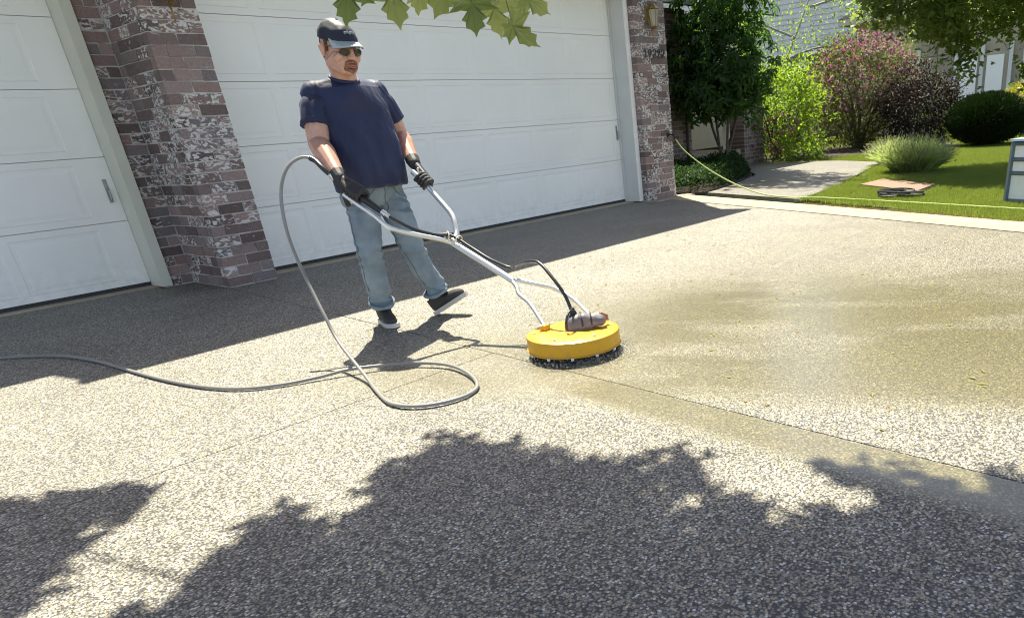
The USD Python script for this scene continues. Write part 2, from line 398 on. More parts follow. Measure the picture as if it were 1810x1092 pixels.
ZTOP = 2.90
pier(2.775, 3.207, 7.22, 7.995, 2.42, ZTOP, True, house, back=(2.588, 2.775, 8.0))
pier(8.868, 9.572, 7.22, 7.80, 2.80, ZTOP, 'joined', house)

# sectional garage doors: each section is a pressed panel strip with raised fields
def door_section(x0, x1, z0, z1, y, panels, lead_in=None):
    V, F = [], []
    def quad(p): 
        n = len(V); V.extend(p); F.extend([(n, n + 1, n + 2), (n, n + 2, n + 3)])
    def flat(xa, xb, za, zb, yy): quad([(xa, yy, za), (xb, yy, za), (xb, yy, zb), (xa, yy, zb)])
    za, zb = z0 + .058, z1 - .052
    flat(x0, x1, z0, za, y); flat(x0, x1, zb, z1, y)
    xs = [x0] + [v for p in panels for v in p] + [x1]
    for a, b in zip(xs[0::2], xs[1::2]): flat(a, b, za, zb, y)
    def ring(r0, y0, r1, y1):
        (a, b, c, d), (e, f_, g_, h) = r0, r1
        A = [(a, y0, c), (b, y0, c), (b, y0, d), (a, y0, d)]; B = [(e, y1, g_), (f_, y1, g_), (f_, y1, h), (e, y1, h)]
        for i in range(4):
            j = (i + 1) % 4
            quad([A[i], A[j], B[j], B[i]])
    for a, b in panels:
        R = [(a + o, b - o, za + o, zb - o) for o in (0, .008, .03, .06, .075)]
        D = [0, .0035, .0045, .0006, .0003]
        for i in range(4): ring(R[i], y + D[i], R[i + 1], y + D[i + 1])
        e, f_, g_, h = R[4]; flat(e, f_, g_, h, y + D[4])
    # rounded lips and the back
    yb = y + .045
    quad([(x0, y, z1), (x1, y, z1), (x1, yb, z1), (x0, yb, z1)]); quad([(x0, yb, z0), (x1, yb, z0), (x1, y, z0), (x0, y, z0)])
    quad([(x0, y, z0), (x0, y, z1), (x0, yb, z1), (x0, yb, z0)]); quad([(x1, y, z1), (x1, y, z0), (x1, yb, z0), (x1, yb, z1)])
    quad([(x1, yb, z0), (x0, yb, z0), (x0, yb, z1), (x1, yb, z1)])
    return np.array(V, float), np.array(F)
SEAMS = [.048, .612, 1.157, 1.700, 2.235, 2.775]
def garage_door(x0, x1, y, panels):
    back = obj('garage_door', MB().box((x0, y + .05, .05), (x1, y + .07, 2.78)), mat_door, house)
    for z0, z1 in zip(SEAMS[:-1], SEAMS[1:]):
        obj('door_section', door_section(x0, x1, z0 + .0022, z1 - .0022, y, panels), mat_door, back)
    obj('bottom_seal', MB().box((x0, y + .004, .014), (x1, y + .044, .0485)), mat_seal, back)
    return back
gd = garage_door(3.05, 8.785, 7.61, [(3.10 + .808 * i, 3.10 + .808 * i + .73) for i in range(7)])
gl = garage_door(-.62, 2.497, 8.24, [(-.55 + .715 * i, -.55 + .715 * i + .65) for i in range(4)])
def slide_lock(par, x, z, y, lean=0):
    b = obj('lock_plate', rbox((x - .016, y - .005, z - .10), (x + .016, y - .0005, z + .10), .002), mat_metal_grey, par)
    bm = MB(); bm.tube([(x, y - .006, z - .085), (x, y - .022, z - .07), (x + .003, y - .022, z + .01), (x, y - .006, z + .03)], .007, 8)
    obj('lock_bar', bm, mat_metal_grey, par)
slide_lock(gl, 2.43, .875, 8.24)
slide_lock(gd, 8.73, .98, 7.61)
# door frames (jambs seen side on) with a pale bead on the front edge, and heads
fr = obj('door_frame', MB().box((8.79, 7.335, .016), (8.866, 7.70, 2.79)), mat_trim, house)
obj('edge_bead', MB().box((8.786, 7.318, .016), (8.864, 7.333, 2.79)), mat_door, fr)
obj('weather_strip', MB().box((8.772, 7.575, .02), (8.788, 7.606, 2.78)), mat_trim, fr)
obj('head', MB().box((3.05, 7.34, 2.792), (8.866, 7.70, 2.90)), mat_trim, fr)
obj('left_jamb', MB().box((3.0, 7.62, .016), (3.048, 7.70, 2.79)), mat_trim, fr)
fl = obj('door_frame', MB().box((2.50, 7.972, .016), (2.584, 8.30, 2.79)), mat_trim_left, house)
obj('head', MB().box((-.7, 7.98, 2.792), (2.584, 8.30, 2.90)), mat_trim_left, fl)
obj('left_jamb', MB().box((-.72, 7.98, .016), (-.622, 8.30, 2.79)), mat_trim_left, fl)
# walls above and around, roof
w = MB()
def lap(mb, x0, x1, y, z0, z1, pitch=.18, depth=.016):
    z = z0
    while z < z1 - .01:
        zt = min(z + pitch, z1)
        v = [(x0, y - depth, z), (x1, y - depth, z), (x1, y - .003, zt), (x0, y - .003, zt), (x0, y, z), (x1, y, z), (x1, y, zt), (x0, y, zt)]
        f = [(0, 1, 2), (0, 2, 3), (0, 4, 5), (0, 5, 1), (3, 2, 6), (3, 6, 7), (0, 3, 7), (0, 7, 4), (1, 5, 6), (1, 6, 2)]
        mb.add(v, f); z = zt
w.box((2.79, 7.30, 2.905), (9.56, 7.5, 4.42)); lap(w, 2.79, 9.56, 7.299, 2.91, 4.42)
w.box((-4.6, 8.05, 2.905), (2.785, 8.25, 4.42)); lap(w, -4.6, 2.785, 8.049, 2.91, 4.42)
obj('upper_wall', w, mat_siding, house)
bw = MB()
bw.box((-4.6, 8.05, 0), (-.725, 8.25, 2.90))
bw.box((9.45, 7.81, 0), (9.568, 17, 4.4)); bw.box((-4.6, 8.26, 0), (-4.45, 17, 4.4)); bw.box((-4.45, 16.85, 0), (9.44, 17, 4.4))
bw.box((9.575, 9.8, 0), (13.68, 9.95, 3.1)); bw.box((13.69, 12.5, 0), (20.0, 12.65, 3.1))
mat_brickwall = M('far_brick', {'g': ('geometry', {}), 'mp': ('mapping', {'mapping_type': 'point', 'rotation': (math.pi / 2, 0, 0)}),
    'bt': ('brick_texture', {'color1': (.13, .085, .07), 'color2': (.30, .24, .2), 'mortar': (.34, .31, .28), 'scale': 1.0, 'mortar_size': .006, 'brick_width': .2135, 'row_height': .088, 'bias': -.3}),
    'p': ('principled_bsdf', {'roughness': .85})}, [('g.position', 'mp.vector'), ('mp.vector', 'bt.vector'), ('bt.color', 'p.base_color')])
obj('side_wall', bw, mat_brickwall, house)
rf = MB()
def slab_roof(mb, x0, x1, ye, yr, ze, zr, t=.14):
    v = [(x0, ye, ze), (x1, ye, ze), (x1, yr, zr), (x0, yr, zr), (x0, ye, ze - t), (x1, ye, ze - t), (x1, yr, zr - t), (x0, yr, zr - t)]
    f = [(0, 1, 2), (0, 2, 3), (4, 6, 5), (4, 7, 6), (0, 4, 5), (0, 5, 1), (1, 5, 6), (1, 6, 2), (2, 6, 7), (2, 7, 3), (3, 7, 4), (3, 4, 0)]
    mb.add(v, f)
slab_roof(rf, 2.50, 9.66, 7.06, 12.5, 4.56, 7.0); slab_roof(rf, -4.9, 2.49, 7.47, 12.5, 4.561, 6.8)
slab_roof(rf, -4.9, 9.66, 17.4, 12.51, 4.5, 6.99)
slab_roof(rf, 9.70, 17.0, 9.5, 12.9, 3.25, 4.3)
roof = obj('roof', rf, mat_roof, house)
gt = MB(); gt.box((2.47, 6.955, 4.43), (9.68, 7.055, 4.55)); gt.box((-4.9, 7.375, 4.43), (2.46, 7.465, 4.55)); gt.box((9.70, 9.40, 3.12), (17.0, 9.495, 3.24))
obj('gutter', gt, mat_trim, house)
obj('downspout', MB().tube([(13.45, 9.74, 3.1), (13.45, 9.74, .12), (13.42, 9.6, .04)], .035, 8), plain('bronze_pipe', (.05, .03, .022), .5), house)
# porch: step slab, low brick pier with a white post, cream wall at the back
mat_cream = plain('cream_wall', (.62, .52, .40), .8, var=.05)
obj('porch_wall', MB().box((13.72, 12.3, .3), (19.9, 12.49, 3.08)), mat_cream, house)
obj('porch_wall', MB().box((13.70, 9.96, .3), (13.76, 12.29, 3.08)), mat_cream, house)
obj('porch_step', MB().box((13.70, 9.80, 0), (15.65, 12.29, .36)), mat_conc, house)
obj('porch_pier', MB().box((15.66, 9.70, 0), (16.55, 10.3, 1.45)), mat_brickwall, house)
obj('porch_post', MB().box((15.35, 9.98, .362), (15.47, 10.1, 3.1)), mat_door, house)

# ------------------------------------------------------------------ things fixed on the piers
def lantern(x, z, y, label):
    t = thing('wall_lantern', label, 'wall lamp', group=None)
    obj('back_plate', rbox((x - .045, y + .085, z - .06), (x + .045, y + .105, z + .16), .006), mat_brass, t)
    m = MB(); m.tube(catmull([(x, y + .09, z + .10), (x, y + .03, z + .17), (x, y - .02, z + .13), (x, y - .02, z + .06)], 6), .009, 8)
    m.tube(catmull([(x, y + .092, z - .02), (x + .006, y + .06, z - .10), (x + .004, y + .02, z - .20), (x + .012, y + .035, z - .262)], 6), [.009] * 6 + [.008] * 6 + [.007] * 6 + [.005], 8)
    obj('scroll_arm', m, mat_brass, t)
    a = np.arange(6) / 6 * 2 * np.pi
    cage = MB()
    for k in a:
        p0 = (x + .045 * math.cos(k), y - .02 + .045 * math.sin(k), z - .11); p1 = (x + .075 * math.cos(k), y - .02 + .075 * math.sin(k), z + .10)
        cage.tube([p0, p1], .005, 6)
    obj('cage', cage, mat_brass, t)
    def cone(r0, r1, z0, z1, mat, nm):
        pr = [(1e-4, z0), (r0, z0), (r1, z1), (1e-4, z1)]
        m = trimesh.creation.revolve(np.array(pr), sections=6); m.apply_translation((x, y - .02, z)); return obj(nm, m, mat, t)
    cone(.040, .070, -.105, .095, M_lglass, 'glass')
    cone(.085, .02, .101, .17, mat_brass, 'cap'); cone(.02, .05, -.14, -.112, mat_brass, 'base')
    lf = MB()
    for k in range(9):
        ang = rng.uniform(0, 6.28); L = rng.uniform(.03, .06)
        c = np.array([x + rng.normal(0, .02), y + .0 + rng.normal(0, .02), z - .12 - rng.uniform(0, .06)])
        d = np.array([math.cos(ang), math.sin(ang) * .6, rng.uniform(-.7, .3)]); d /= np.linalg.norm(d); s = np.cross(d, (0, .3, 1)); s /= np.linalg.norm(s)
        lf.add([c, c + d * L * .5 + s * L * .25, c + d * L, c + d * L * .5 - s * L * .25], [(0, 1, 2), (0, 2, 3)])
    obj('leaf_ornament', lf, mat_brass, t, kind='stuff')
M_lglass = M('lantern_glass', {'p': ('principled_bsdf', {'base_color': (.75, .72, .62), 'roughness': .25, 'transmission_weight': .5})}, [])
lantern(2.975, 2.36, 7.115, 'brass wall lantern on the brick pier between the garage doors')
lantern(9.165, 2.42, 7.115, 'brass wall lantern above the house number on the right pier')
num = thing('house_number', 'dark metal house number digits fixed to the right brick pier', 'house number')
mat_num = plain('dark_bronze', (.075, .066, .062), .5, metal=.3)
for i, ch in enumerate('19222'):
    t = meshkit.text_mesh(ch, .108, depth=.012)
    t.vertices = np.c_[t.vertices[:, 0], -t.vertices[:, 2], t.vertices[:, 1]]
    t.apply_translation((9.0 + i * .103, 7.207, 1.935)); obj('digit', t, mat_num, num)
fc = thing('outdoor_tap', 'dark metal outdoor tap low on the right brick pier', 'tap')
b = MB(); b.tube([(9.45, 7.22, .90), (9.45, 7.12, .90)], .014, 10); b.tube([(9.45, 7.13, .905), (9.45, 7.10, .885), (9.45, 7.075, .85)], .016, 10)
obj('spout', b, mat_black, fc)
b = MB(); b.tube([(9.45, 7.125, .90), (9.45, 7.11, .945)], .007, 8); b.tube([(9.45 + .035 * math.cos(a), 7.11 + .035 * math.sin(a) * .5, .945) for a in np.linspace(0, 6.283, 13)], .007, 6)
obj('handle', b, mat_black, fc)
obj('flange', trimesh.creation.cylinder(radius=.03, height=.012, sections=16, transform=trimesh.transformations.rotation_matrix(math.pi / 2, (1, 0, 0), (0, 0, 0)) ).apply_translation((9.45, 7.212, .90)) , mat_black, fc)

# ------------------------------------------------------------------ neighbouring houses
nb = thing('grey_house', 'tall grey lap sided house with a dark window behind the shrubs', 'house')
mb = MB()
z = 0
while z < 8.0:
    zt = z + .205
    v = [(33.95, 11, z), (33.95, 34, z), (33.985, 34, zt), (33.985, 11, zt), (34.0, 11, z), (34.0, 34, z)]
    mb.add(v, [(0, 2, 1), (0, 3, 2), (0, 1, 5), (0, 5, 4)]); z = zt
obj('siding', mb, mat_siding, nb)
obj('wall', MB().box((34.01, 11, 0), (42, 34, 8.0)), mat_siding, nb)
wd = obj('window', MB().box((33.90, 16.6, 2.55), (33.94, 19.6, 3.35)), mat_glass, nb)
wf = MB()
for yy in (16.55, 17.55, 18.55, 19.55): wf.box((33.85, yy - .05, 2.50), (33.895, yy + .05, 3.40))
wf.box((33.84, 16.5, 3.40), (33.897, 19.6, 3.50)); wf.box((33.84, 16.5, 2.40), (33.897, 19.6, 2.50))
obj('frame', wf, mat_door, wd)
rl = MB()
for yy in np.arange(15.6, 20.2, .85): rl.box((33.0, yy - .04, 1.5), (33.08, yy + .04, 3.0))
rl.box((32.99, 15.5, 2.92), (33.09, 20.2, 3.0)); rl.box((33.0, 15.5, 1.5), (33.08, 20.2, 1.58)); rl.box((33.0, 15.5, 1.3), (33.93, 20.2, 1.48))
obj('balcony', rl, plain('weathered_rail', (.45, .45, .43), .7), nb)
gr = MB(); slab_roof(gr, 0, 0, 0, 0, 0, 0)
gr = MB(); gr.add([(33.4, 10.6, 7.95), (42.6, 10.6, 7.95), (42.6, 34.4, 7.95), (33.4, 34.4, 7.95), (38, 14, 10.5), (38, 31, 10.5)], [(0, 3, 5), (0, 5, 4), (0, 4, 1), (1, 4, 5), (1, 5, 2), (2, 5, 3), (0, 1, 2), (0, 2, 3)])
obj('roof', gr, mat_roof, nb)

bh = thing('beige_house', 'beige house with dark hip roof and white panel doors at the right', 'house')
mat_beige = plain('beige_wall', (.40, .34, .25), .8, var=.05)
mat_tan = plain('tan_stone', (.30, .26, .18), .85, var=.2, scale=3)
obj('wall', MB().box((29.0, -6, 0), (37, 12.9, 3.9)), mat_beige, bh)
grn = np.random.default_rng(17)
for yy, zz in [(y, z) for y in np.arange(9.1, 10.3, .62) for z in np.arange(0.02, 2.9, .62)]:
    obj('stone_block', MB().box((28.94 + grn.normal(0, .006), yy + .012, zz + .012), (28.998, yy + .605, zz + .605)), mat_tan, bh)
dr = obj('panel_door', MB().box((28.93, 7.25, .02), (28.995, 8.98, 2.45)), mat_beige, bh)
for y0, y1 in ((8.30, 8.86), (7.42, 7.98)):
    obj('door_leaf', MB().box((28.88, y0, .06), (28.925, y1, 2.35)), mat_door, dr)
for y in (9.03, 8.14, 7.2, 6.75, 10.38):
    obj('trim_post', MB().box((28.86, y - .06, .02), (28.93, y + .06, 2.75)), mat_trim, bh)
obj('door_leaf', MB().box((28.9, 4.2, .06), (28.995, 6.6, 2.3)), mat_door, bh)
fa = MB(); fa.box((28.30, -6.6, 3.80), (28.42, 13.3, 4.0)); fa.box((28.43, 13.2, 3.80), (37.5, 13.3, 4.0)); fa.box((28.43, -6.5, 3.905), (29.5, 13.19, 3.94))
obj('fascia', fa, plain('beige_fascia', (.45, .40, .30), .6), bh)
rr = MB(); rr.add([(28.28, -6.6, 4.01), (28.28, 13.32, 4.01), (37.6, 13.32, 4.01), (37.6, -6.6, 4.01), (32.6, 8.6, 6.4), (32.6, -2, 6.4)], [(0, 5, 4), (0, 4, 1), (1, 4, 2), (2, 4, 5), (2, 5, 3), (3, 5, 0), (0, 1, 2), (0, 2, 3)])
obj('roof', rr, mat_roof, bh)

# ------------------------------------------------------------------ plants
prng = np.random.default_rng(21)
def unit(v): return v / np.maximum(np.linalg.norm(v, axis=-1, keepdims=True), 1e-9)
OVAL4 = (np.array([[0, 0, 0], [.45, .5, .10], [1, 0, -.06], [.45, -.5, .10]]), np.array([(0, 3, 2), (0, 2, 1)]))
OVAL6 = (np.array([[0, 0, 0], [.3, .45, .10], [.7, .38, .06], [1, 0, -.12], [.7, -.38, .06], [.3, -.45, .10], [.5, 0, 0.0]]),
         np.array([(0, 6, 1), (1, 6, 2), (2, 6, 3), (3, 6, 4), (4, 6, 5), (5, 6, 0)]))
def maple_leaf(lobes=5, fine=True):
    """outline of a maple leaf, tip along +x, unit length"""
    pts = [(0, 0)]
    half = [(.03, .08), (-.06, .20), (-.14, .36), (.00, .33), (.04, .40), (.09, .58), (.17, .46), (.23, .48), (.33, .66), (.34, .44), (.36, .30), (.36, .13), (.48, .22), (.53, .34), (.62, .22), (.68, .23), (.74, .24), (.80, .11), (.88, .05), (1.0, 0)] if fine else \
           [(-.08, .30), (.06, .50), (.24, .40), (.32, .16), (.60, .28), (1.0, 0)]
    L = [(x, y) for x, y in half]
    out = L + [(x, -y) for x, y in reversed(L[:-1])]
    P = np.array([(.18, 0)] + [(0, 0)] + out)
    z = -.18 * np.abs(P[:, 1]) ** 1.3 - .16 * P[:, 0] ** 2 + .03 * np.sin(P[:, 0] * 9 + np.abs(P[:, 1]) * 13)
    V = np.c_[P, z]
    n = len(P)
    F = [(0, i, i + 1) for i in range(1, n - 1)] + [(0, n - 1, 1)]
    return V, np.array(F)[:, [0, 2, 1]]
MAPLE, MAPLE_S = maple_leaf(), maple_leaf(fine=False)
def leaves(pos, axis, nrm, L, W, tpl):
    V0, F0 = tpl
    a = unit(axis); n = nrm - a * (nrm * a).sum(1, keepdims=True); n = unit(n); b = np.cross(n, a)
    L = np.broadcast_to(L, (len(pos),))[:, None, None]; W = np.broadcast_to(W, (len(pos),))[:, None, None]
    V = pos[:, None] + V0[None, :, 0:1] * a[:, None] * L + V0[None, :, 1:2] * b[:, None] * W + V0[None, :, 2:3] * n[:, None] * L
    k = len(V0)
    F = F0[None] + (np.arange(len(pos)) * k)[:, None, None]
    return V.reshape(-1, 3), F.reshape(-1, 3)
def clumpy(center, radii, nclump, per, spread, r, shell=.55, zmin=None, flat=0.0):
    """points gathered in clumps spread through an ellipsoid; returns points and outward directions"""
    d = unit(r.normal(size=(nclump, 3))); q = r.uniform(shell ** 3, 1, nclump) ** (1 / 3)
    c = d * q[:, None] * radii
    c = c * (1 + .16 * r.normal(size=(nclump, 1)))
    p = c[:, None] + r.normal(size=(nclump, per, 3)) * spread
    p = p.reshape(-1, 3)
    out = unit(p / np.asarray(radii) ** 2 + 1e-6)
    P = p + center
    if zmin is not None:
        k = P[:, 2] > zmin; P, out = P[k], out[k]
    return P, out, c + center
def foliage(center, radii, nclump, per, spread, L, W, tpl, r, droop=.2, shell=.55, zmin=.03, rnd=.9, upn=.6):
    P, out, c = clumpy(np.asarray(center, float), np.asarray(radii, float), nclump, per, spread, r, shell, zmin)
    n = len(P)
    ax = unit(out * .8 + r.normal(size=(n, 3)) * rnd + np.array([0, 0, -droop]))
    nr = unit(out * .5 + r.normal(size=(n, 3)) * .6 + np.array([0, 0, upn]))
    s = r.uniform(.7, 1.25, n)
    v, f = leaves(P, ax, nr, L * s, W * s, tpl)
    return v, f, c
def stems(base, tips, r0, r1, r, sag=.15, n=6):
    mb = MB()
    for t in tips:
        b = np.asarray(base) + r.normal(0, 1, 3) * np.array([.06, .06, 0]); t = np.asarray(t)
        mid = (b + t) / 2 + r.normal(0, sag, 3) * np.array([1, 1, .3]) + np.array([0, 0, .1])
        q = catmull([b, mid, t], 5)
        mb.tube(q, np.linspace(r0, r1, len(q)), n)
    return mb
mat_bark = plain('bark', (.10, .08, .06), .9, var=.4, scale=18, bump=.006, bscale=50)
mat_twig = plain('twig', (.13, .10, .06), .8, var=.3, scale=20)
mat_twig_pale = plain('pale_twig', (.36, .32, .25), .8, var=.2, scale=12)

def shrub(name, label, cat, base, radii, zc, nclump, per, spread, L, W, tpl, mat, seed, nst=9, stem=(.02, .006), group=None, droop=.2, shell=.55, bark=mat_bark, extra=None, rnd=.9):
    r = np.random.default_rng(seed)
    t = thing(name, label, cat, group=group)
    c = np.array([base[0], base[1], zc])
    v, f, cl = foliage(c, radii, nclump, per, spread, L, W, tpl, r, droop, shell, rnd=rnd)
    obj('foliage', (v, f), mat, t, kind='stuff')
    if nst:
        low = cl[np.argsort(r.random(len(cl)))[:nst]]
        for tip in low:
            q = stems((base[0], base[1], 0), [tip], stem[0], stem[1], r)
            obj('stem', q, bark, t)
    if extra: extra(t, c, r)
    return t

# --- large glossy evergreen beside the garage
LAUREL = leafmat('evergreen_leaf', (.028, .066, .014), (.10, .195, .040), rough=.45, trans=.40, hue2=(.22, .32, .06))
r = np.random.default_rng(3)
t = thing('evergreen_tree', 'large dark evergreen with long glossy leaves beside the right brick pier', 'tree')
CL = np.array([13.45, 8.85, 0])
parts = MB()
for (zc, rad, nc) in ((2.15, (1.08, 1.0, 1.0), 330), (3.3, (1.15, 1.0, 1.2), 300), (1.62, (1.05, 1.0, .62), 260), (5.0, (1.3, 1.2, 1.2), 200), (6.6, (1.1, 1.0, 1.0), 140)):
    P, out, c = clumpy(CL + (0, 0, zc), np.array(rad), nc, 1, .05, r, .35, .98)
    # each clump is a whorl of drooping leaves
    for p, o in zip(P, out):
        k = r.integers(9, 14); a = np.linspace(0, 2 * np.pi, k, endpoint=False) + r.uniform(0, 6)
        e = unit(o * .6 + np.array([0, 0, .5]) + r.normal(0, .25, 3)); u_, v_, _ = frame_of(e)
        ax = np.cos(a)[:, None] * u_ + np.sin(a)[:, None] * v_ + e * r.uniform(-.5, .35, (k, 1)) + np.array([0, 0, -.35])
        s = r.uniform(.75, 1.2, k)
        parts.add(*leaves(p + r.normal(0, .035, (k, 3)), ax, np.tile(e, (k, 1)) + r.normal(0, .2, (k, 3)), .150 * s, .056 * s, OVAL6))
obj('foliage', parts, LAUREL, t, kind='stuff')
for b, tip in (((13.3, 8.75, 0), (13.0, 8.6, 2.0)), ((13.4, 8.8, 0), (13.5, 8.9, 2.6)), ((13.5, 8.9, 0), (14.1, 8.8, 2.0)), ((13.55, 8.8, 0), (13.9, 9.3, 2.3)), ((13.45, 8.85, 0), (13.2, 9.2, 2.2))):
    obj('trunk', stems(b, [tip], .032, .016, r, .22, 8), mat_bark, t)

# --- low ground cover hedge along the walk
GCV = leafmat('ground_cover_leaf', (.018, .045, .012), (.05, .105, .025), spec=.2, rough=.6, trans=.2)
r = np.random.default_rng(5)
pts = []
poly = sg.Polygon([(9.66, 7.32), (10.02, 7.00), (11.2, 7.24), (13.0, 7.92), (14.95, 9.3), (14.9, 9.75), (13.75, 9.75), (9.66, 9.7)])
while len(pts) < 15000:
    q = np.c_[r.uniform(9.6, 15, 4000), r.uniform(6.9, 9.8, 4000)]
    import shapely
    k = shapely.contains_xy(poly, q[:, 0], q[:, 1])
    pts += list(q[k])
pts = np.array(pts[:15000])
dist = shapely.distance(poly.exterior, shapely.points(pts))
hh = .34 * np.minimum(1, (dist / .22)) ** .5 * (.75 + .5 * meshkit.noise(np.c_[pts * 3.1, np.zeros(len(pts))], 4))
P = np.c_[pts, np.maximum(.02, hh * r.uniform(.45, 1.05, len(pts)))]
ax = unit(np.c_[r.normal(size=(len(P), 2)), r.normal(.2, .5, len(P))]); s = r.uniform(.7, 1.2, len(P))
v, f = leaves(P, ax, unit(r.normal(size=(len(P), 3)) * .5 + (0, 0, 1)), .062 * s, .034 * s, OVAL4)
gcv = obj('ground_cover', (v, f), GCV, label='low dark green ground cover between the garage and front walk', cat='ground cover', kind='stuff')
obj('planting_bed', prism(poly.buffer(.02), -.1, .012), mat_soil, kind='structure')

# --- shrubs across the yard
LIME = leafmat('lime_leaf', (.045, .085, .014), (.26, .34, .045), rough=.45, trans=.5, hue2=(.36, .36, .06))
MIDG = leafmat('green_leaf', (.035, .075, .015), (.09, .16, .03), rough=.45, trans=.4)
DARKG = leafmat('dark_leaf', (.010, .018, .008), (.025, .042, .014), rough=.5, trans=.1)
YEW = leafmat('yew_leaf', (.016, .034, .010), (.042, .078, .022), rough=.7, trans=.06, spec=.12)
GREYG = leafmat('grey_green_leaf', (.10, .13, .07), (.22, .26, .14), rough=.6, trans=.3)
GOLD = leafmat('gold_leaf', (.18, .17, .02), (.40, .34, .03), rough=.5, trans=.4)
MAROON = leafmat('maroon_leaf', (.016, .009, .009), (.036, .016, .017), rough=.5, trans=.15)
PINK = leafmat('pink_petal', (.30, .075, .17), (.62, .22, .40), rough=.6, trans=.35, tcol=(.7, .25, .42))
PALE = leafmat('faded_petal', (.36, .23, .25), (.62, .44, .48), rough=.6, trans=.35, tcol=(.6, .42, .4))
SPENT = leafmat('dull_leaf', (.06, .075, .03), (.20, .19, .10), rough=.5, trans=.38, hue2=(.32, .22, .18))

def flowers(t, c, r, radii, n, size, mats, zlo=-1.0, bias=None):
    for mat, k in mats:
        d = unit(r.normal(size=(k, 3)))
        d = d[d[:, 2] > zlo]
        p = c + d * radii * r.uniform(.86, 1.08, (len(d), 1))
        V = MB()
        for q, o in zip(p, d):
            m = r.integers(11, 17)
            ax = unit(o + r.normal(0, .8, (m, 3)))
            V.add(*leaves(q + ax * size * .12, ax, unit(r.normal(size=(m, 3))), size * .62 * r.uniform(.8, 1.2, m), size * .55, OVAL4))
        if V.v: obj('blossom', V, mat, t, kind='stuff')

shrub('lime_shrub', 'tall yellow green shrub behind the low lime bush left of the pink rhododendron', 'shrub', (17.3, 9.75), (1.1, 1.15, 1.05), 1.15, 260, 22, .11, .10, .045, OVAL4, LIME, 11, nst=10, stem=(.025, .008))
shrub('lime_shrub', 'low bright lime bush at the far end of the front walk', 'shrub', (16.45, 8.65), (.52, .55, .36), .30, 60, 22, .07, .085, .045, OVAL4, LIME, 12, nst=5, stem=(.012, .005))
shrub('azalea', 'small azalea with pink flowers under the tall lime shrub', 'shrub', (16.75, 9.55), (.75, .75, .45), .62, 90, 16, .09, .055, .028, OVAL4, MAROON, 13, nst=6, stem=(.015, .005),
      extra=lambda t, c, r: flowers(t, c, r, np.array([.85, .75, .45]), 0, .075, ((PINK, 60), (PALE, 50))))
def rhodo_extra(t, c, r):
    flowers(t, c + (0, 0, .1), r, np.array([1.50, 1.5, 1.42]), 0, .095, ((PALE, 1000), (PINK, 380)), zlo=-.35)
shrub('rhododendron', 'big rhododendron covered in fading pink blossom on the lawn edge', 'shrub', (20.55, 8.95), (1.50, 1.50, 1.38), 1.30, 620, 30, .13, .085, .034, OVAL4, SPENT, 14, nst=22, stem=(.05, .014), extra=rhodo_extra, shell=.62)
shrub('dark_shrub', 'dense dark maroon shrub right of the blooming rhododendron', 'shrub', (19.9, 7.05), (.95, 1.0, .90), .88, 420, 26, .09, .075, .035, OVAL4, MAROON, 15, nst=6)
shrub('grey_green_shrub', 'soft grey green rounded shrub behind the dark maroon shrub', 'shrub', (23.2, 8.0), (.75, .75, .70), 1.05, 110, 18, .09, .08, .03, OVAL4, GREYG, 16, nst=5)
shrub('green_shrub', 'small mid green bush in front of the beige house door', 'shrub', (26.6, 8.85), (.5, .55, .62), .72, 70, 18, .08, .07, .035, OVAL4, MIDG, 17, nst=4)
shrub('lime_shrub', 'low lime hedge plant between the maroon shrub and the round yew', 'shrub', (24.6, 8.1), (.8, .6, .42), .44, 70, 18, .08, .07, .035, OVAL4, LIME, 18, nst=4)
def clipped(name, label, base, radii, zc, mat, seed, n=36000, L=.07):
    r = np.random.default_rng(seed)
    t = thing(name, label, 'bush')
    d = unit(r.normal(size=(n, 3)))
    bumps = .90 + .16 * meshkit.fbm(d * 3.1 + seed, 3, seed)
    P = np.array([base[0], base[1], zc]) + d * np.array(radii) * (bumps * r.uniform(.16, 1.03, n) ** .5)[:, None]
    k = P[:, 2] > .04; P, d = P[k], d[k]
    ax = unit(d + r.normal(0, .45, d.shape) + (0, 0, .3)); s = r.uniform(.7, 1.3, len(P))
    v, f = leaves(P, ax, unit(r.normal(size=P.shape)), L * s, L * .3 * s, OVAL4)
    obj('foliage', (v, f), mat, t, kind='stuff')
    for k in range(4):
        obj('stem', stems((base[0], base[1], 0), [(base[0] + r.normal(0, .3), base[1] + r.normal(0, .3), zc)], .03, .012, r, .1), mat_bark, t)
clipped('round_bush', 'large dark clipped round bush on the lawn', (19.7, 5.30), (.86, .93, .58), .60, YEW, 31)
clipped('round_bush', 'gold topped clipped bush behind the large dark round bush', (24.4, 5.55), (.75, .70, .50), .92, GOLD, 32, 5000)
clipped('round_bush', 'dark clipped bush at the right edge behind the framed box', (20.6, 4.25), (.62, .62, .42), .43, YEW, 33, 5000)
for i, (x, y, h) in enumerate(((26.6, 4.0, .9), (27.2, 2.0, 1.0), (26.9, 0.2, .9))):
    pass

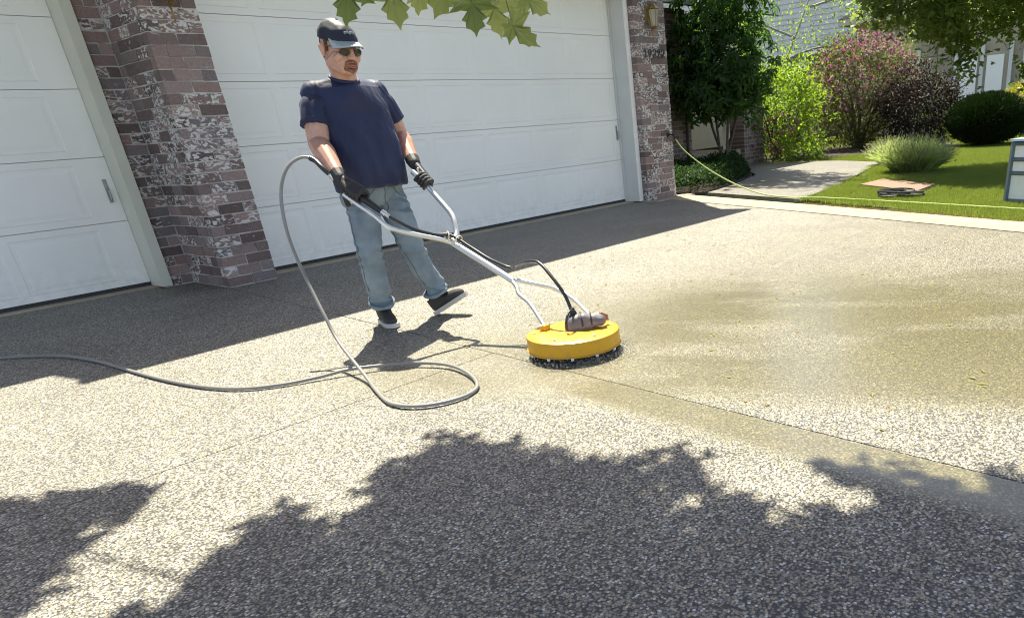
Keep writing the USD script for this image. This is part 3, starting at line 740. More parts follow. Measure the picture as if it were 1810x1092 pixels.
# --- lavender clumps
LAV = leafmat('lavender_leaf', (.24, .28, .14), (.44, .48, .26), rough=.6, trans=.45)
LAVF = leafmat('lavender_flower', (.16, .13, .22), (.30, .25, .36), rough=.7, trans=.3)
def lavender(label, base, R, h, n, seed):
    r = np.random.default_rng(seed)
    t = thing('lavender', label, 'lavender')
    a = r.uniform(0, 2 * np.pi, n); q = np.sqrt(r.uniform(0, 1, n))
    lean = q * .95
    b = np.c_[base[0] + np.cos(a) * q * R * .45, base[1] + np.sin(a) * q * R * .45, np.zeros(n)]
    d = unit(np.c_[np.cos(a) * lean, np.sin(a) * lean, np.ones(n)] + r.normal(0, .15, (n, 3)))
    L = h * r.uniform(.55, 1.15, n) * (1.12 - .25 * q)
    s = unit(np.cross(d, r.normal(size=(n, 3)))) * .0055
    m = b + d * L[:, None] * .55 + np.c_[np.zeros((n, 2)), np.full(n, .01)]
    tip = b + d * L[:, None] + np.c_[np.cos(a) * .04, np.sin(a) * .04, -q * .07]
    V = np.stack([b - s, b + s, m - s, m + s, tip], 1).reshape(-1, 3)
    F = (np.array([(0, 1, 3), (0, 3, 2), (2, 3, 4)])[None] + (np.arange(n) * 5)[:, None, None]).reshape(-1, 3)
    obj('stalks', (V, F), LAV, t, kind='stuff')
    k = r.random(n) < .14
    v, f = leaves(tip[k], d[k], unit(r.normal(size=(k.sum(), 3))), .055, .02, OVAL4)
    obj('flower_spikes', (v, f), LAVF, t, kind='stuff')
lavender('wide pale green lavender clump on the lawn beside the walk', (12.95, 4.62), .74, .56, 5200, 41)
lavender('smaller lavender clump left of the wide one at the walk edge', (14.7, 5.72), .46, .48, 2400, 42)

# --- sparse pale tree and darker evergreen column in front of the grey house
r = np.random.default_rng(51)
t = thing('bare_tree', 'thin tree with pale bare branches in front of the grey house', 'tree')
root = np.array([19.6, 11.3, 0.0])
bt = [((0, 0, 0), (.05, -.1, 1.6), (.45, -.5, 2.7), (.95, -1.15, 4.6)), ((.1, -.2, 1.7), (-.2, .5, 2.2), (-.5, 1.2, 2.5)), ((.3, -.4, 2.4), (.6, -1.5, 2.6), (.8, -2.6, 2.1)),
      ((.2, -.3, 2.0), (.4, -1.0, 2.05), (.2, -2.2, 2.1)), ((.5, -.6, 2.9), (.2, .4, 3.4), (.1, .9, 3.9)), ((.7, -.9, 3.6), (.9, -1.9, 3.7), (1.0, -2.6, 3.2))]
tips = []
for k, b in enumerate(bt):
    q = catmull([root + np.array(x) for x in b], 6)
    obj('trunk' if k == 0 else 'branch', MB().tube(q, np.linspace(.06 if k == 0 else .035, .012, len(q)), 7), mat_twig_pale, t)
    tips += list(q[4:])
tips = np.array(tips)
n = 3600
P = tips[r.integers(0, len(tips), n)] + r.normal(0, .28, (n, 3)); s = r.uniform(.7, 1.2, n)
v, f = leaves(P, unit(r.normal(size=(n, 3)) + (0, 0, -.3)), unit(r.normal(size=(n, 3))), .075 * s, .05 * s, OVAL4)
obj('foliage', (v, f), LIME, t, kind='stuff')
shrub('conifer', 'narrow dark conifer between the evergreen and the grey house', 'tree', (24.5, 15.15), (.62, .62, 3.2), 3.3, 200, 24, .12, .11, .03, OVAL4, MIDG, 52, nst=1, stem=(.09, .03))
# far planting that closes the view between the houses
for i, (x, y, zc, rd, m_, lab) in enumerate(((22.5, 13.1, 1.2, (1.3, 1.1, 1.25), MIDG, 'leafy green shrub behind the tall lime shrub'),
        (24.3, 12.0, 1.0, (1.3, 1.2, 1.1), SPENT, 'dull green shrub behind the blooming rhododendron'),
        (20.5, 13.2, 1.0, (1.0, 1.0, 1.05), LIME, 'yellow green shrub beside the porch behind the evergreen'))):
    shrub('leafy_shrub', lab, 'shrub', (x, y), rd, zc, 160, 18, .14, .12, .055, OVAL4, m_, 60 + i, nst=6)

# --- maple crown over the lawn at the right, trunk just outside the frame
MAPG = leafmat('maple_leaf', (.05, .09, .022), (.15, .21, .05), rough=.42, trans=.5, tcol=(.32, .42, .09))
r = np.random.default_rng(71)
t = thing('maple_tree', 'leafy maple whose crown hangs over the lawn at top right', 'tree')
trunk = catmull([(14.2, 1.0, 0), (14.15, 1.05, 1.0), (14.0, 1.2, 2.0), (13.9, 1.5, 3.4), (13.7, 1.8, 5.2)], 6)
obj('trunk', MB().tube(trunk, np.linspace(.16, .05, len(trunk)), 12), mat_bark, t)
limbs = [((14.0, 1.2, 2.0), (13.4, 2.3, 2.2), (12.6, 3.7, 1.95)), ((13.95, 1.3, 2.5), (13.6, 3.2, 2.9), (13.2, 5.2, 2.7)), ((14.0, 1.2, 2.1), (13.0, 1.6, 2.3), (12.0, 2.2, 2.1)),
         ((13.9, 1.5, 3.2), (14.3, 3.2, 3.4), (14.4, 5.0, 3.2)), ((13.9, 1.5, 3.0), (12.8, 3.0, 3.5), (12.0, 4.6, 3.2)), ((14, 1.3, 2.3), (14.6, .2, 3.0), (15.0, -1.0, 3.4)), ((14, 1.3, 2.3), (15.2, 1.6, 3.0), (16.0, 2.0, 3.4))]
cc = []
for L_ in limbs:
    q = catmull(L_, 7); obj('limb', MB().tube(q, np.linspace(.055, .012, len(q)), 8), mat_bark, t)
    cc += list(q[3:])
cc = np.array(cc)
mb = MB()
cl = []
for k in range(0):
    c = cc[r.integers(0, len(cc))] + r.normal(0, 1, 3) * np.array([.5, .65, .42]) + (0, 0, .22)
    cl.append(c)
cd_ = unit(r.normal(size=(1350, 3))) * (r.uniform(.12, 1, (1350, 1)) ** (1 / 3)) * np.array([2.0, 2.7, 1.30]) + np.array([13.3, 3.25, 3.12])
cl += list(cd_[cd_[:, 2] > 1.9 + .25 * meshkit.noise(cd_ * 1.3, 3)])
cl += [np.array([13.0, 4.0, 1.72]) + r.normal(0, .10, 3) for _ in range(10)]
cl += [np.array([12.7, 2.85, 1.42]) + r.normal(0, .09, 3) * (1, 1, .8) for _ in range(7)]
for c in cl:
    k = r.integers(13, 22)
    P = c + r.normal(0, .13, (k, 3)); s = r.uniform(.7, 1.2, k)
    ax = unit(r.normal(size=(k, 3)) * (1, 1, .5) + (0, 0, -.45))
    mb.add(*leaves(P, ax, unit(r.normal(size=(k, 3)) * .55 + (0, 0, 1)), .105 * s, .105 * s, MAPLE_S))
obj('foliage', mb, MAPG, t, kind='stuff')

# --- the maple over the camera: its crown throws the shade across the foreground
r = np.random.default_rng(81)
NEARM = leafmat('near_maple_leaf', (.115, .165, .045), (.19, .25, .075), rough=.42, trans=.42, tcol=(.42, .48, .13))
BIGL = [leafmat('large_leaf_%s' % nm, c, c, rough=.45, trans=tr_, tcol=tc) for nm, c, tr_, tc in (('light', (.26, .32, .10), .5, (.60, .64, .20)), ('middle', (.19, .25, .075), .5, (.48, .55, .16)), ('deep', (.11, .16, .04), .4, (.34, .42, .10)))]
nt = thing('maple_tree', 'maple branch with large lobed leaves hanging in at top centre', 'tree')
trunk = catmull([(3.3, -1.5, 0), (3.25, -1.45, .9), (3.1, -1.2, 1.9), (2.95, -.8, 3.4), (2.8, -.2, 5.2), (2.7, .3, 6.6)], 6)
obj('trunk', MB().tube(trunk, np.linspace(.15, .03, len(trunk)), 12), mat_bark, nt)
# area of ground in shade (traced on the drive) -> where the crown must stand along the sunbeams
shade = sg.Polygon([(.26, 2.0), (.28, 2.26), (.38, 2.28), (.49, 2.19), (.57, 2.28), (.69, 2.38), (.86, 2.44), (.90, 2.33), (.90, 2.13), (.98, 2.04), (1.10, 2.24), (1.12, 2.35), (1.30, 2.40), (1.46, 2.38), (1.51, 2.34), (1.56, 2.22), (1.58, 2.04), (1.57, 1.83),
                    (1.63, 1.74), (1.73, 1.66), (1.87, 1.53), (1.87, 1.44), (1.80, 1.33), (1.73, 1.12), (1.67, .90), (1.83, .86), (2.08, .95), (2.13, .89), (2.09, .79), (2.08, .69), (2.13, .63), (2.12, .54), (2.19, .45), (2.24, .38),
                    (2.6, -.4), (2.8, -1.6), (1.6, -2.4), (0, -2.0), (-1.0, -.6), (-.6, .9), (-.1, 1.5)])
shade2 = sg.Polygon([(-.35, 3.3), (-.1, 3.6), (.32, 3.41), (.38, 3.32), (.46, 3.29), (.55, 3.19), (.70, 3.00), (.60, 2.91), (.52, 2.83), (.42, 2.81), (.32, 2.74), (.26, 2.62), (.20, 2.55), (.12, 2.52), (-.1, 2.55)])
shade = shade.buffer(.03); shade2 = shade2.buffer(.012)
lightholes = [((1.54, 1.37), .05), ((1.62, 1.24), .055), ((1.11, 1.38), .03), ((1.34, 1.03), .035), ((1.84, .76), .05), ((1.92, .81), .05), ((2.10, .50), .05), ((.47, 2.93), .03), ((.37, 2.86), .02)]
def in_frame(P):
    q = (P - np.array(CAM)) @ np.array(RC).T
    u_ = 1206.9 + 1264.97 * q[:, 0] / q[:, 2]; v_ = 787.06 + 1264.97 * q[:, 1] / q[:, 2]
    return (q[:, 2] > 0) & (u_ > -60) & (u_ < 1870) & (v_ > -90) & (v_ < 1150)
centres = []
for poly_, n_, zlo, zhi in ((shade, 2000, 4.4, 6.4), (shade2, 300, 4.4, 5.4)):
    x0, y0, x1, y1 = poly_.bounds
    k = 0
    while k < n_:
        S = np.array([r.uniform(x0, x1), r.uniform(y0, y1)])
        dd = poly_.exterior.distance(sg.Point(S))
        if not poly_.contains(sg.Point(S)) or dd < .045: continue
        if any(np.hypot(*(S - h[0])) < h[1] + .05 for h in lightholes): continue
        z = r.uniform(zlo, zhi) if dd > .5 else r.uniform(zlo, zlo + .9)
        c = np.array([*S, 0]) + z * np.array([.32, .43, 1.0]); hd = min(np.hypot(*(S - h[0])) - h[1] for h in lightholes)
        sp = min(.10, max(.012, (min(dd, hd) - .03) * .5))
        centres.append((c, sp)); k += 1
mb = MB()
for c, sp in centres:
    k = 15
    P = c + r.normal(0, 1, (k, 3)) * np.array([sp, sp, .1]) ; s = r.uniform(.75, 1.15, k)
    ok = ~in_frame(P); P, s = P[ok], s[ok] * (.62 if sp < .05 else 1.0); k = len(P)
    if not k: continue
    ax = unit(r.normal(size=(k, 3)) * (1, 1, .4) + (0, 0, -.3))
    mb.add(*leaves(P, ax, unit(r.normal(size=(k, 3)) * .45 + (0, 0, 1)), .118 * s, .118 * s, MAPLE_S))
obj('foliage', mb, NEARM, nt, kind='stuff')
cs = np.array([c for c, _ in centres])
for tgt in ((2.7, 2.4, 4.8), (1.7, 1.5, 4.9), (3.2, 3.6, 4.7), (2.4, 4.1, 4.8), (1.9, 4.9, 4.8), (3.6, 2.7, 4.8), (1.3, .5, 5.2), (3.8, 1.2, 5.2)):
    a = trunk[int(r.integers(14, 20))]
    q = catmull([a, (a + np.array(tgt)) / 2 + (0, 0, .25), tgt], 7)
    obj('limb', MB().tube(q, np.linspace(.045, .008, len(q)), 8), mat_bark, nt)
mat_vein = plain('leaf_vein', (.34, .38, .16), .6)
# the twig that hangs into the picture and its large leaves
tw = catmull([(2.93, -.7, 3.55), (2.7, .4, 3.1), (2.15, 1.25, 2.15), (1.74, 1.66, 1.58), (1.52, 1.86, 1.56), (1.38, 1.98, 1.56), (1.25, 2.04, 1.55)], 6)
obj('twig', MB().tube(tw, np.linspace(.012, .003, len(tw)), 7), mat_twig, nt)
big = [
    ((1.260, 1.970, 1.496), (1.236, 1.978, 1.394), 0.0), ((1.361, 1.928, 1.495), (1.352, 1.913, 1.388), 0.1),
    ((1.489, 1.967, 1.527), (1.465, 1.980, 1.431), 0.3), ((1.500, 1.857, 1.518), (1.453, 1.891, 1.412), -0.2),
    ((1.437, 1.704, 1.445), (1.428, 1.697, 1.347), 0.1), ((1.545, 1.744, 1.444), (1.544, 1.730, 1.351), 0.2),
    ((1.510, 1.658, 1.387), (1.543, 1.609, 1.307), 1.1), ((1.600, 1.682, 1.455), (1.645, 1.636, 1.399), 0.7),
    ((1.666, 1.808, 1.498), (1.675, 1.777, 1.400), 0.8), ((1.637, 1.964, 1.539), (1.610, 1.988, 1.451), 0.4),
    ((1.451, 2.125, 1.553), (1.416, 2.163, 1.474), -0.4), ((1.691, 1.896, 1.540), (1.670, 1.914, 1.455), 0.2),
    ((1.587, 2.044, 1.560), (1.532, 2.108, 1.479), 0.5), ((1.547, 1.586, 1.477), (1.519, 1.625, 1.407), -0.6)]
for b, tp, tw_ in big:
    b, tp = np.array(b), np.array(tp)
    ax = tp - b; L_ = np.linalg.norm(ax)
    n0 = unit(np.array(CAM) - b) * .8 + np.array([-.1, -.1, .45]); side = np.cross(unit(ax), unit(n0))
    n = math.cos(tw_) * unit(n0) + math.sin(tw_) * side
    V0, F0 = MAPLE
    V0 = V0 + r.normal(0, .010, V0.shape) * np.array([1, 1, .5])
    V0[:, 2] += r.uniform(-.15, .35) * V0[:, 1] ** 2 + r.uniform(-.2, .25) * V0[:, 0] ** 2 + r.uniform(-.12, .12) * V0[:, 1]
    v, f = leaves(b[None], ax[None], n[None], L_, L_ * r.uniform(1.0, 1.15), (V0, F0))
    lf = obj('leaf', (v, f), BIGL[int(r.integers(0, 3))], nt)
    vn = MB()
    B_ = np.cross(unit(n[None])[0], unit(ax)); N_ = np.cross(unit(ax), B_)
    for tx, ty in ((.96, 0), (.30, .58), (.30, -.58), (-.08, .30), (-.08, -.30), (.70, .20), (.70, -.20)):
        sx_ = .0 if abs(ty) > .25 or ty == 0 else .36
        pts_ = [b + (unit(ax) * (sx_ + (tx - sx_) * q) + B_ * ty * q) * L_ + N_ * L_ * (-.18 * abs(ty * q) ** 1.3 - .16 * (sx_ + (tx - sx_) * q) ** 2) * 1.0 for q in (0, .35, .7, .95)]
        vn.tube(np.array(pts_), [.0011, .0009, .0007, .0003], 4)
    obj('veins', vn, mat_vein, lf)
    near = tw[np.argmin(np.linalg.norm(tw - b, axis=1))]
    obj('stalk', MB().tube(catmull([near, (near + b) / 2 + (0, 0, .012), b + unit(ax) * .02], 4), .0012, 5), mat_twig, lf)

# ------------------------------------------------------------------ lawn grass
grng = np.random.default_rng(91)
import shapely
lawn_poly = sg.Polygon([(9.33, 4.80), (9.75, 4.83), (11.2, 5.08), (13.2, 5.58), (15.3, 6.08), (16.25, 7.4), (16.5, 9.6), (19, 14), (33, 14), (33, -3), (5.7, -3), (edge_x(1.4) + .58, 1.4)])
obj('lawn', prism(lawn_poly, -.098, -.004), mat_lawn, kind='structure')
def tuft(n, R, h, w, seed):
    r = np.random.default_rng(seed)
    b = np.c_[r.uniform(-R, R, (n, 2)), np.full(n, -.01)]
    a = r.uniform(0, 6.283, n); lean = r.uniform(.05, .6, n)
    L = h * r.uniform(.5, 1.25, n)
    d = np.c_[np.cos(a) * lean, np.sin(a) * lean, np.ones(n)]; d = unit(d)
    s = unit(np.cross(d, r.normal(size=(n, 3)))) * w
    tip = b + d * L[:, None]
    V = np.stack([b - s, b + s, tip], 1).reshape(-1, 3)
    F = np.arange(3 * n).reshape(-1, 3)
    return V, F
GRASS = M('grass_blade', {'g': ('geometry', {}), 'r': ('rgb_ramp', {'ramp': [(0, (.15, .20, .035)), (.75, (.29, .35, .075)), (1.0, (.40, .38, .14))]}),
    'n': ('noise_texture', {'scale': 1.7, 'detail': 5.0, 'roughness': .65}), 'mr': ('rgb_ramp', {'ramp': [(.30, (.62, .70, .70)), (.5, (1, 1, 1)), (.72, (1.35, 1.15, 1.1))]}),
    'm': ('mix_color', {'blend_type': 'multiply', 'fac': 1.0, 'use_clamp': False}), 'p': ('principled_bsdf', {'roughness': .5}), 't': ('translucent_bsdf', {'color': (.32, .40, .06)}), 'mc': ('mix_closure', {'fac': .42})},
    [('g.random_per_island', 'r.fac'), ('g.position', 'n.vector'), ('n.fac', 'mr.fac'), ('r.color', 'm.a'), ('mr.color', 'm.b'), ('m.result', 'p.base_color'), ('p.BSDF', 'mc.closure1'), ('t.BSDF', 'mc.closure2')], surface='mc.closure')
DRYG = leafmat('dry_grass_blade', (.13, .09, .03), (.26, .19, .08), rough=.7, trans=.3)
gi = UsdGeom.PointInstancer.Define(stage, path_of('grass'))
protos = []
for k in range(3):
    p = usdkit.mesh(stage, f'/World/grass/tuft_{k}', tuft(260, .17, .045, .0028, 100 + k), GRASS); protos.append(p.GetPath())
gi.CreatePrototypesRel().SetTargets(protos)
P = []
for (n, x0, x1, y0, y1) in ((9000, 7.4, 16.5, -1.5, 10), (9000, 14, 30, -2.5, 13.5)):
    q = np.c_[grng.uniform(x0, x1, n), grng.uniform(y0, y1, n)]
    P.append(q[shapely.contains_xy(lawn_poly.buffer(-.05), q[:, 0], q[:, 1])])
P = np.vstack(P)
slab_rect = sg.Polygon([(10.75, 4.66), (11.56, 4.62), (10.70, 3.49), (9.86, 3.46)]).buffer(.12)
P = P[~shapely.contains_xy(slab_rect, P[:, 0], P[:, 1])]
bed_poly = sg.Polygon([(16.95, 8.15), (18.6, 7.4), (19.0, 6.1), (21.0, 6.2), (22.4, 8.0), (22.0, 10.7), (18.0, 11.3), (16.5, 10.5), (16.3, 9.3)])
P = P[~shapely.contains_xy(bed_poly, P[:, 0], P[:, 1])]
obj('planting_bed', prism(bed_poly, -.06, .004), mat_soil, kind='structure')
n = len(P)
ang = grng.uniform(0, 2 * np.pi, n)
gi.CreatePositionsAttr(Vt.Vec3fArray.FromNumpy(np.c_[P, np.zeros(n)].astype(np.float32)))
gi.CreateOrientationsAttr(Vt.QuathArray([Gf.Quath(float(math.cos(a / 2)), 0, 0, float(math.sin(a / 2))) for a in ang]))
gi.CreateScalesAttr(Vt.Vec3fArray.FromNumpy(np.repeat(grng.uniform(.75, 1.3, (n, 1)), 3, 1).astype(np.float32)))
gi.CreateProtoIndicesAttr(Vt.IntArray.FromNumpy(grng.integers(0, 3, n).astype(np.int32)))
tag(gi.GetPrim(), 'short green lawn grass beside the front walk and drive', 'grass', kind='stuff')
# dry fringe and bare soil where the lawn meets the pale border
fr_v = MB()
a = grng.uniform(-2.5, 4.75, 2600); off = np.abs(grng.normal(0, .035, 2600))
nn = np.array([1, -.3925]) / math.hypot(1, .3925)
bx = np.c_[edge_x(a), a] + nn * (W_B + .012 + off)[:, None]
n = len(bx); d = unit(np.c_[grng.normal(-.4, .5, n), grng.normal(0, .5, n), np.ones(n)]); L_ = grng.uniform(.02, .06, n)[:, None]
s = unit(np.cross(d, grng.normal(size=(n, 3)))) * .0035; b0 = np.c_[bx, np.full(n, -.005)]
obj('grass_fringe', (np.stack([b0 - s, b0 + s, b0 + d * L_], 1).reshape(-1, 3), np.arange(3 * n).reshape(-1, 3)), DRYG, label='dry brown grass fringe along the pale border of the drive', cat='grass', kind='stuff')
edge_soil = [tuple(np.array([edge_x(y), y]) + nn * (W_B + .002)) for y in (-3, 4.9)] + [tuple(np.array([edge_x(y), y]) + nn * (W_B + .14)) for y in (4.75, -3)]
obj('soil_edge', prism(edge_soil, -.06, .0), mat_soil, kind='structure')

# ------------------------------------------------------------------ stepping slab, coiled strap, framed box, garden hose
mat_pinkslab = aggregate('pink_aggregate', dark=1.0, cell=60)
sl = prism([(10.75, 4.64), (11.54, 4.60), (10.69, 3.51), (9.88, 3.47)], 0, .035)
mat_terr = plain('pinkish_stone', (.27, .155, .105), .85, var=.35, scale=55, bump=.004, bscale=90)
obj('stepping_slab', sl, mat_terr, label='pinkish flat rectangular stone slab set in the lawn', cat='paving slab')
r = np.random.default_rng(95)
th = np.linspace(0, 2 * np.pi * 5.2, 130)
rad = .17 + .035 * np.sin(th * 1.37) + .02 * r.normal(size=len(th)).cumsum() / 6
cp = np.c_[9.42 + rad * np.cos(th) * 1.0, 3.54 + rad * np.sin(th) * 1.25, .05 + .03 * np.sin(th * .7 + 1) + .004 * th / 6]
obj('coiled_hose', MB().tube(catmull(cp[::3], 3), .011, 6), mat_black, label='small black coiled hose lying on the grass by the stone slab', cat='hose')

bx = thing('framed_box', 'white panelled box with blue grey frame standing on the lawn edge at right', 'box')
mat_frame = plain('blue_grey_frame', (.10, .14, .17), .5)
mat_panel = plain('white_panel', (.74, .76, .73), .35, var=.04)
mat_lid = plain('pale_blue_lid', (.45, .55, .72), .4)
# a tapered bin: local axes along the border (e) and across it (n)
e1 = np.array([-.365, -.931, 0]); n1 = np.array([.931, -.365, 0])
def bp(a, c, z): 
    k = 1 - .10 * z / .66
    return np.array([8.93, 2.12, 0]) + e1 * (.26 + (a - .26) * k) + n1 * ((c) * k) + np.array([0, 0, z])
def bar(p, q, w): return tube_va(np.array([p, q]), w, 4)
H = .64
fm = MB()
for a in (0, .52):
    for c in (0, .42): obj('frame_post', bar(bp(a, c, 0), bp(a, c, H), .028), mat_frame, bx)
for z in (.03, .32, .46, H - .02):
    for p, q in (((0, 0), (.52, 0)), ((.52, 0), (.52, .42)), ((.52, .42), (0, .42)), ((0, .42), (0, 0))):
        obj('frame_rail', bar(bp(*p, z), bp(*q, z), .022), mat_frame, bx)
for z0, z1 in ((.05, .30), (.34, .44), (.48, H - .04)):
    for p, q in (((.02, .006), (.50, .006)), ((.006, .40), (.006, .02)), ((.514, .02), (.514, .40)), ((.50, .414), (.02, .414))):
        A, B, C_, D = bp(*p, z0), bp(*q, z0), bp(*q, z1), bp(*p, z1)
        obj('panel', (np.array([A, B, C_, D]), np.array([(0, 1, 2), (0, 2, 3)])), mat_panel, bx)
obj('lid', trimesh.convex.convex_hull(np.array([bp(a, c, z) for a in (-.03, .55) for c in (-.03, .45) for z in (H + .005, H + .03)])), mat_lid, bx)
obj('corner_handle', trimesh.convex.convex_hull(np.array([bp(-.035, .1 + s, .50 + t_) for s in (0, .1) for t_ in (0, .09)] + [bp(-.07, .11 + s, .50 + t_) for s in (0, .07) for t_ in (0, .06)])), mat_panel, bx)

GH = plain('yellow_green_hose', (.42, .52, .16), .4, var=.05)
hp = [(9.45, 7.07, .835), (9.46, 6.96, .70), (9.47, 6.75, .54), (9.48, 6.45, .36), (9.48, 6.1, .20), (9.46, 5.75, .085), (9.42, 5.4, .025), (9.33, 4.95, .014), (9.22, 4.45, .020),
      (9.02, 3.85, .022), (8.80, 3.25, .024), (8.55, 2.5, .024), (8.30, 1.80, .024), (8.0, 1.0, .024), (7.7, .2, .022)]
obj('garden_hose', MB().tube(catmull(hp, 6), .0095, 8), GH, label='yellow green garden hose running from the tap across the lawn edge', cat='hose')

# ------------------------------------------------------------------ the surface cleaner
sc = thing('surface_cleaner', 'yellow round surface cleaner with silver push handle on the drive', 'surface cleaner')
mat_yellow = M('yellow_plastic', {'g': ('geometry', {}), 'n': ('noise_texture', {'scale': 5.0, 'detail': 4.0}), 'r': ('rgb_ramp', {'ramp': [(.3, (.60, .31, .010)), (.7, (.66, .36, .016))]}),
    'dn': ('noise_texture', {'scale': 26.0, 'detail': 7.0, 'roughness': .7}), 'dm': ('map_range', {'from_min': .52, 'from_max': .74, 'to_min': 0.0, 'to_max': .6, 'clamp': True}),   # yellow_grime
    'mx': ('mix_color', {'b': (.24, .19, .11)}), 'rr': ('map_range', {'from_min': .3, 'from_max': .7, 'to_min': .28, 'to_max': .5}), 'p': ('principled_bsdf', {})},
    [('g.position', 'n.vector'), ('n.fac', 'r.fac'), ('g.position', 'dn.vector'), ('dn.fac', 'dm.value'), ('dm.result', 'mx.fac'), ('r.color', 'mx.a'), ('mx.result', 'p.base_color'), ('dn.fac', 'rr.value'), ('rr.result', 'p.roughness')])
mat_steel = plain('bright_tube', (.80, .80, .78), .34, metal=.9, var=.03)
mat_bristle = plain('black_bristle', (.014, .013, .012), .8)
mat_hoseblk = plain('black_rubber_hose', (.028, .028, .030), .35)
mat_housing = plain('grey_mauve_cover', (.17, .15, .165), .5, var=.3, scale=30)
mat_copper = plain('copper_fitting', (.42, .17, .08), .35, metal=.9)
DC = np.array([2.655, 2.765]); DR = .250
DO = DC - (2.672, 2.812)
o3 = lambda p: (p[0] + DO[0], p[1] + DO[1], p[2] - .030)
prof = [(.0001, .166), (.08, .165), (.17, .161), (.222, .156), (DR - .008, .150), (DR - .002, .146), (DR, .139), (DR, .052), (DR - .004, .048), (DR - .010, .052), (DR - .012, .12), (DR - .03, .136), (.0001, .15)]
prof = [(a_, .040 + (z_ - .052) * .80) for a_, z_ in prof]
dk = trimesh.creation.revolve(np.array(prof[::-1]), sections=72); dk.apply_translation((*DC, 0))
deck = obj('deck', dk, mat_yellow, sc, smooth=30)
obj('rim_bead', MB().tube([(DC[0] + (DR + .001) * math.cos(a), DC[1] + (DR + .001) * math.sin(a), .042) for a in np.linspace(0, 2 * np.pi, 73)], .005, 6), mat_yellow, deck)
br = MB(); r = np.random.default_rng(97)
n = 1500; a = r.uniform(0, 2 * np.pi, n); rr_ = DR - r.uniform(.012, .03, n)
top = np.c_[DC[0] + rr_ * np.cos(a), DC[1] + rr_ * np.sin(a), np.full(n, .060)]
bot = top + np.c_[np.cos(a) * r.uniform(-.004, .014, n), np.sin(a) * r.uniform(-.004, .014, n), -.060 + r.uniform(.001, .012, n)]
s = np.c_[-np.sin(a), np.cos(a), np.zeros(n)] * .0045
obj('brush_skirt', (np.stack([top - s, top + s, bot + s * .8, bot - s * .8], 1).reshape(-1, 3), (np.array([(0, 1, 2), (0, 2, 3)])[None] + (np.arange(n) * 4)[:, None, None]).reshape(-1, 3)), mat_bristle, sc, kind='stuff')
tq = trimesh.creation.revolve(np.array([(DR - .028, .02), (DR - .014, .02), (DR - .014, .055), (DR - .028, .055)])[::-1], sections=60); tq.apply_translation((*DC, 0)); obj('skirt_ring', tq, mat_bristle, sc)
for k in range(12):
    a = 2 * np.pi * k / 12 + .2
    c = np.array([DC[0] + (DR + .001) * math.cos(a), DC[1] + (DR + .001) * math.sin(a), .034])
    t_ = trimesh.creation.box((.006, .015, .013)); t_.apply_transform(trimesh.transformations.rotation_matrix(a, (0, 0, 1))); t_.apply_translation(c); obj('skirt_clip', t_, mat_panel, sc)
Jn = np.array([2.672, 3.70, .552])
Fk = np.array([2.705, 3.245, .345])
def tubeobj(name, pts, r_, mat, par, n=10, k=6): return obj(name, MB().tube(catmull(pts, k), r_, n), mat, par, smooth=40)
R_ST = .0165
tubeobj('stem', [Fk, (Fk + Jn) / 2, Jn], R_ST * 1.15, mat_steel, sc, 14, 3)
tubeobj('fork_arm', [Fk + (0, .02, .006), (2.678, 3.19, .318), (2.653, 3.15, .286), (2.635, 3.05, .242), o3((2.60, 2.945, .172))], .0125, mat_steel, sc, 12)
tubeobj('fork_arm', [Fk + (.008, .015, .006), (2.79, 3.13, .312), (2.858, 3.05, .272), (2.855, 2.92, .222), o3((2.815, 2.79, .178))], .0125, mat_steel, sc, 12)
for k in range(6):
    a = 2 * np.pi * k / 6 + .3
    t_ = trimesh.creation.cylinder(radius=.0085, height=.012, sections=6); t_.apply_translation((DC[0] + .205 * math.cos(a), DC[1] + .205 * math.sin(a), .127)); obj('bolt', t_, mat_steel, deck)
for p in ((2.598, 2.945), (2.812, 2.785)):
    p = (p[0] + DO[0], p[1] + DO[1])
    bk = obj('fork_bracket', rbox((p[0] - .022, p[1] - .022, .122), (p[0] + .022, p[1] + .022, .158), .006), mat_yellow if p[0] < 2.7 else mat_copper, sc)
    obj('pin', MB().tube([(p[0] - .04, p[1] + .01, .152), (p[0] + .045, p[1] - .01, .152)], .006, 8), mat_steel, bk)
GR_R = np.array([2.80, 4.06, .895]); GR_L = np.array([2.335, 3.925, .825])
hb1 = [Jn + (-.004, -.01, -.006), (2.735, 3.72, .585), (2.768, 3.762, .65), (2.785, 3.80, .69), (2.800, 3.87, .735), (2.815, 3.97, .80), (2.812, 4.02, .85), (2.800, 4.07, .90), (2.79, 4.11, .935)]
tubeobj('handlebar', hb1, R_ST, mat_steel, sc, 14)
hb2 = [Jn + (-.004, -.01, -.006), (2.60, 3.72, .578), (2.48, 3.765, .622), (2.37, 3.81, .672), (2.33, 3.87, .74), (2.30, 3.95, .80), (2.27, 4.03, .862)]
tubeobj('handlebar', hb2, R_ST * .82, mat_steel, sc, 14)
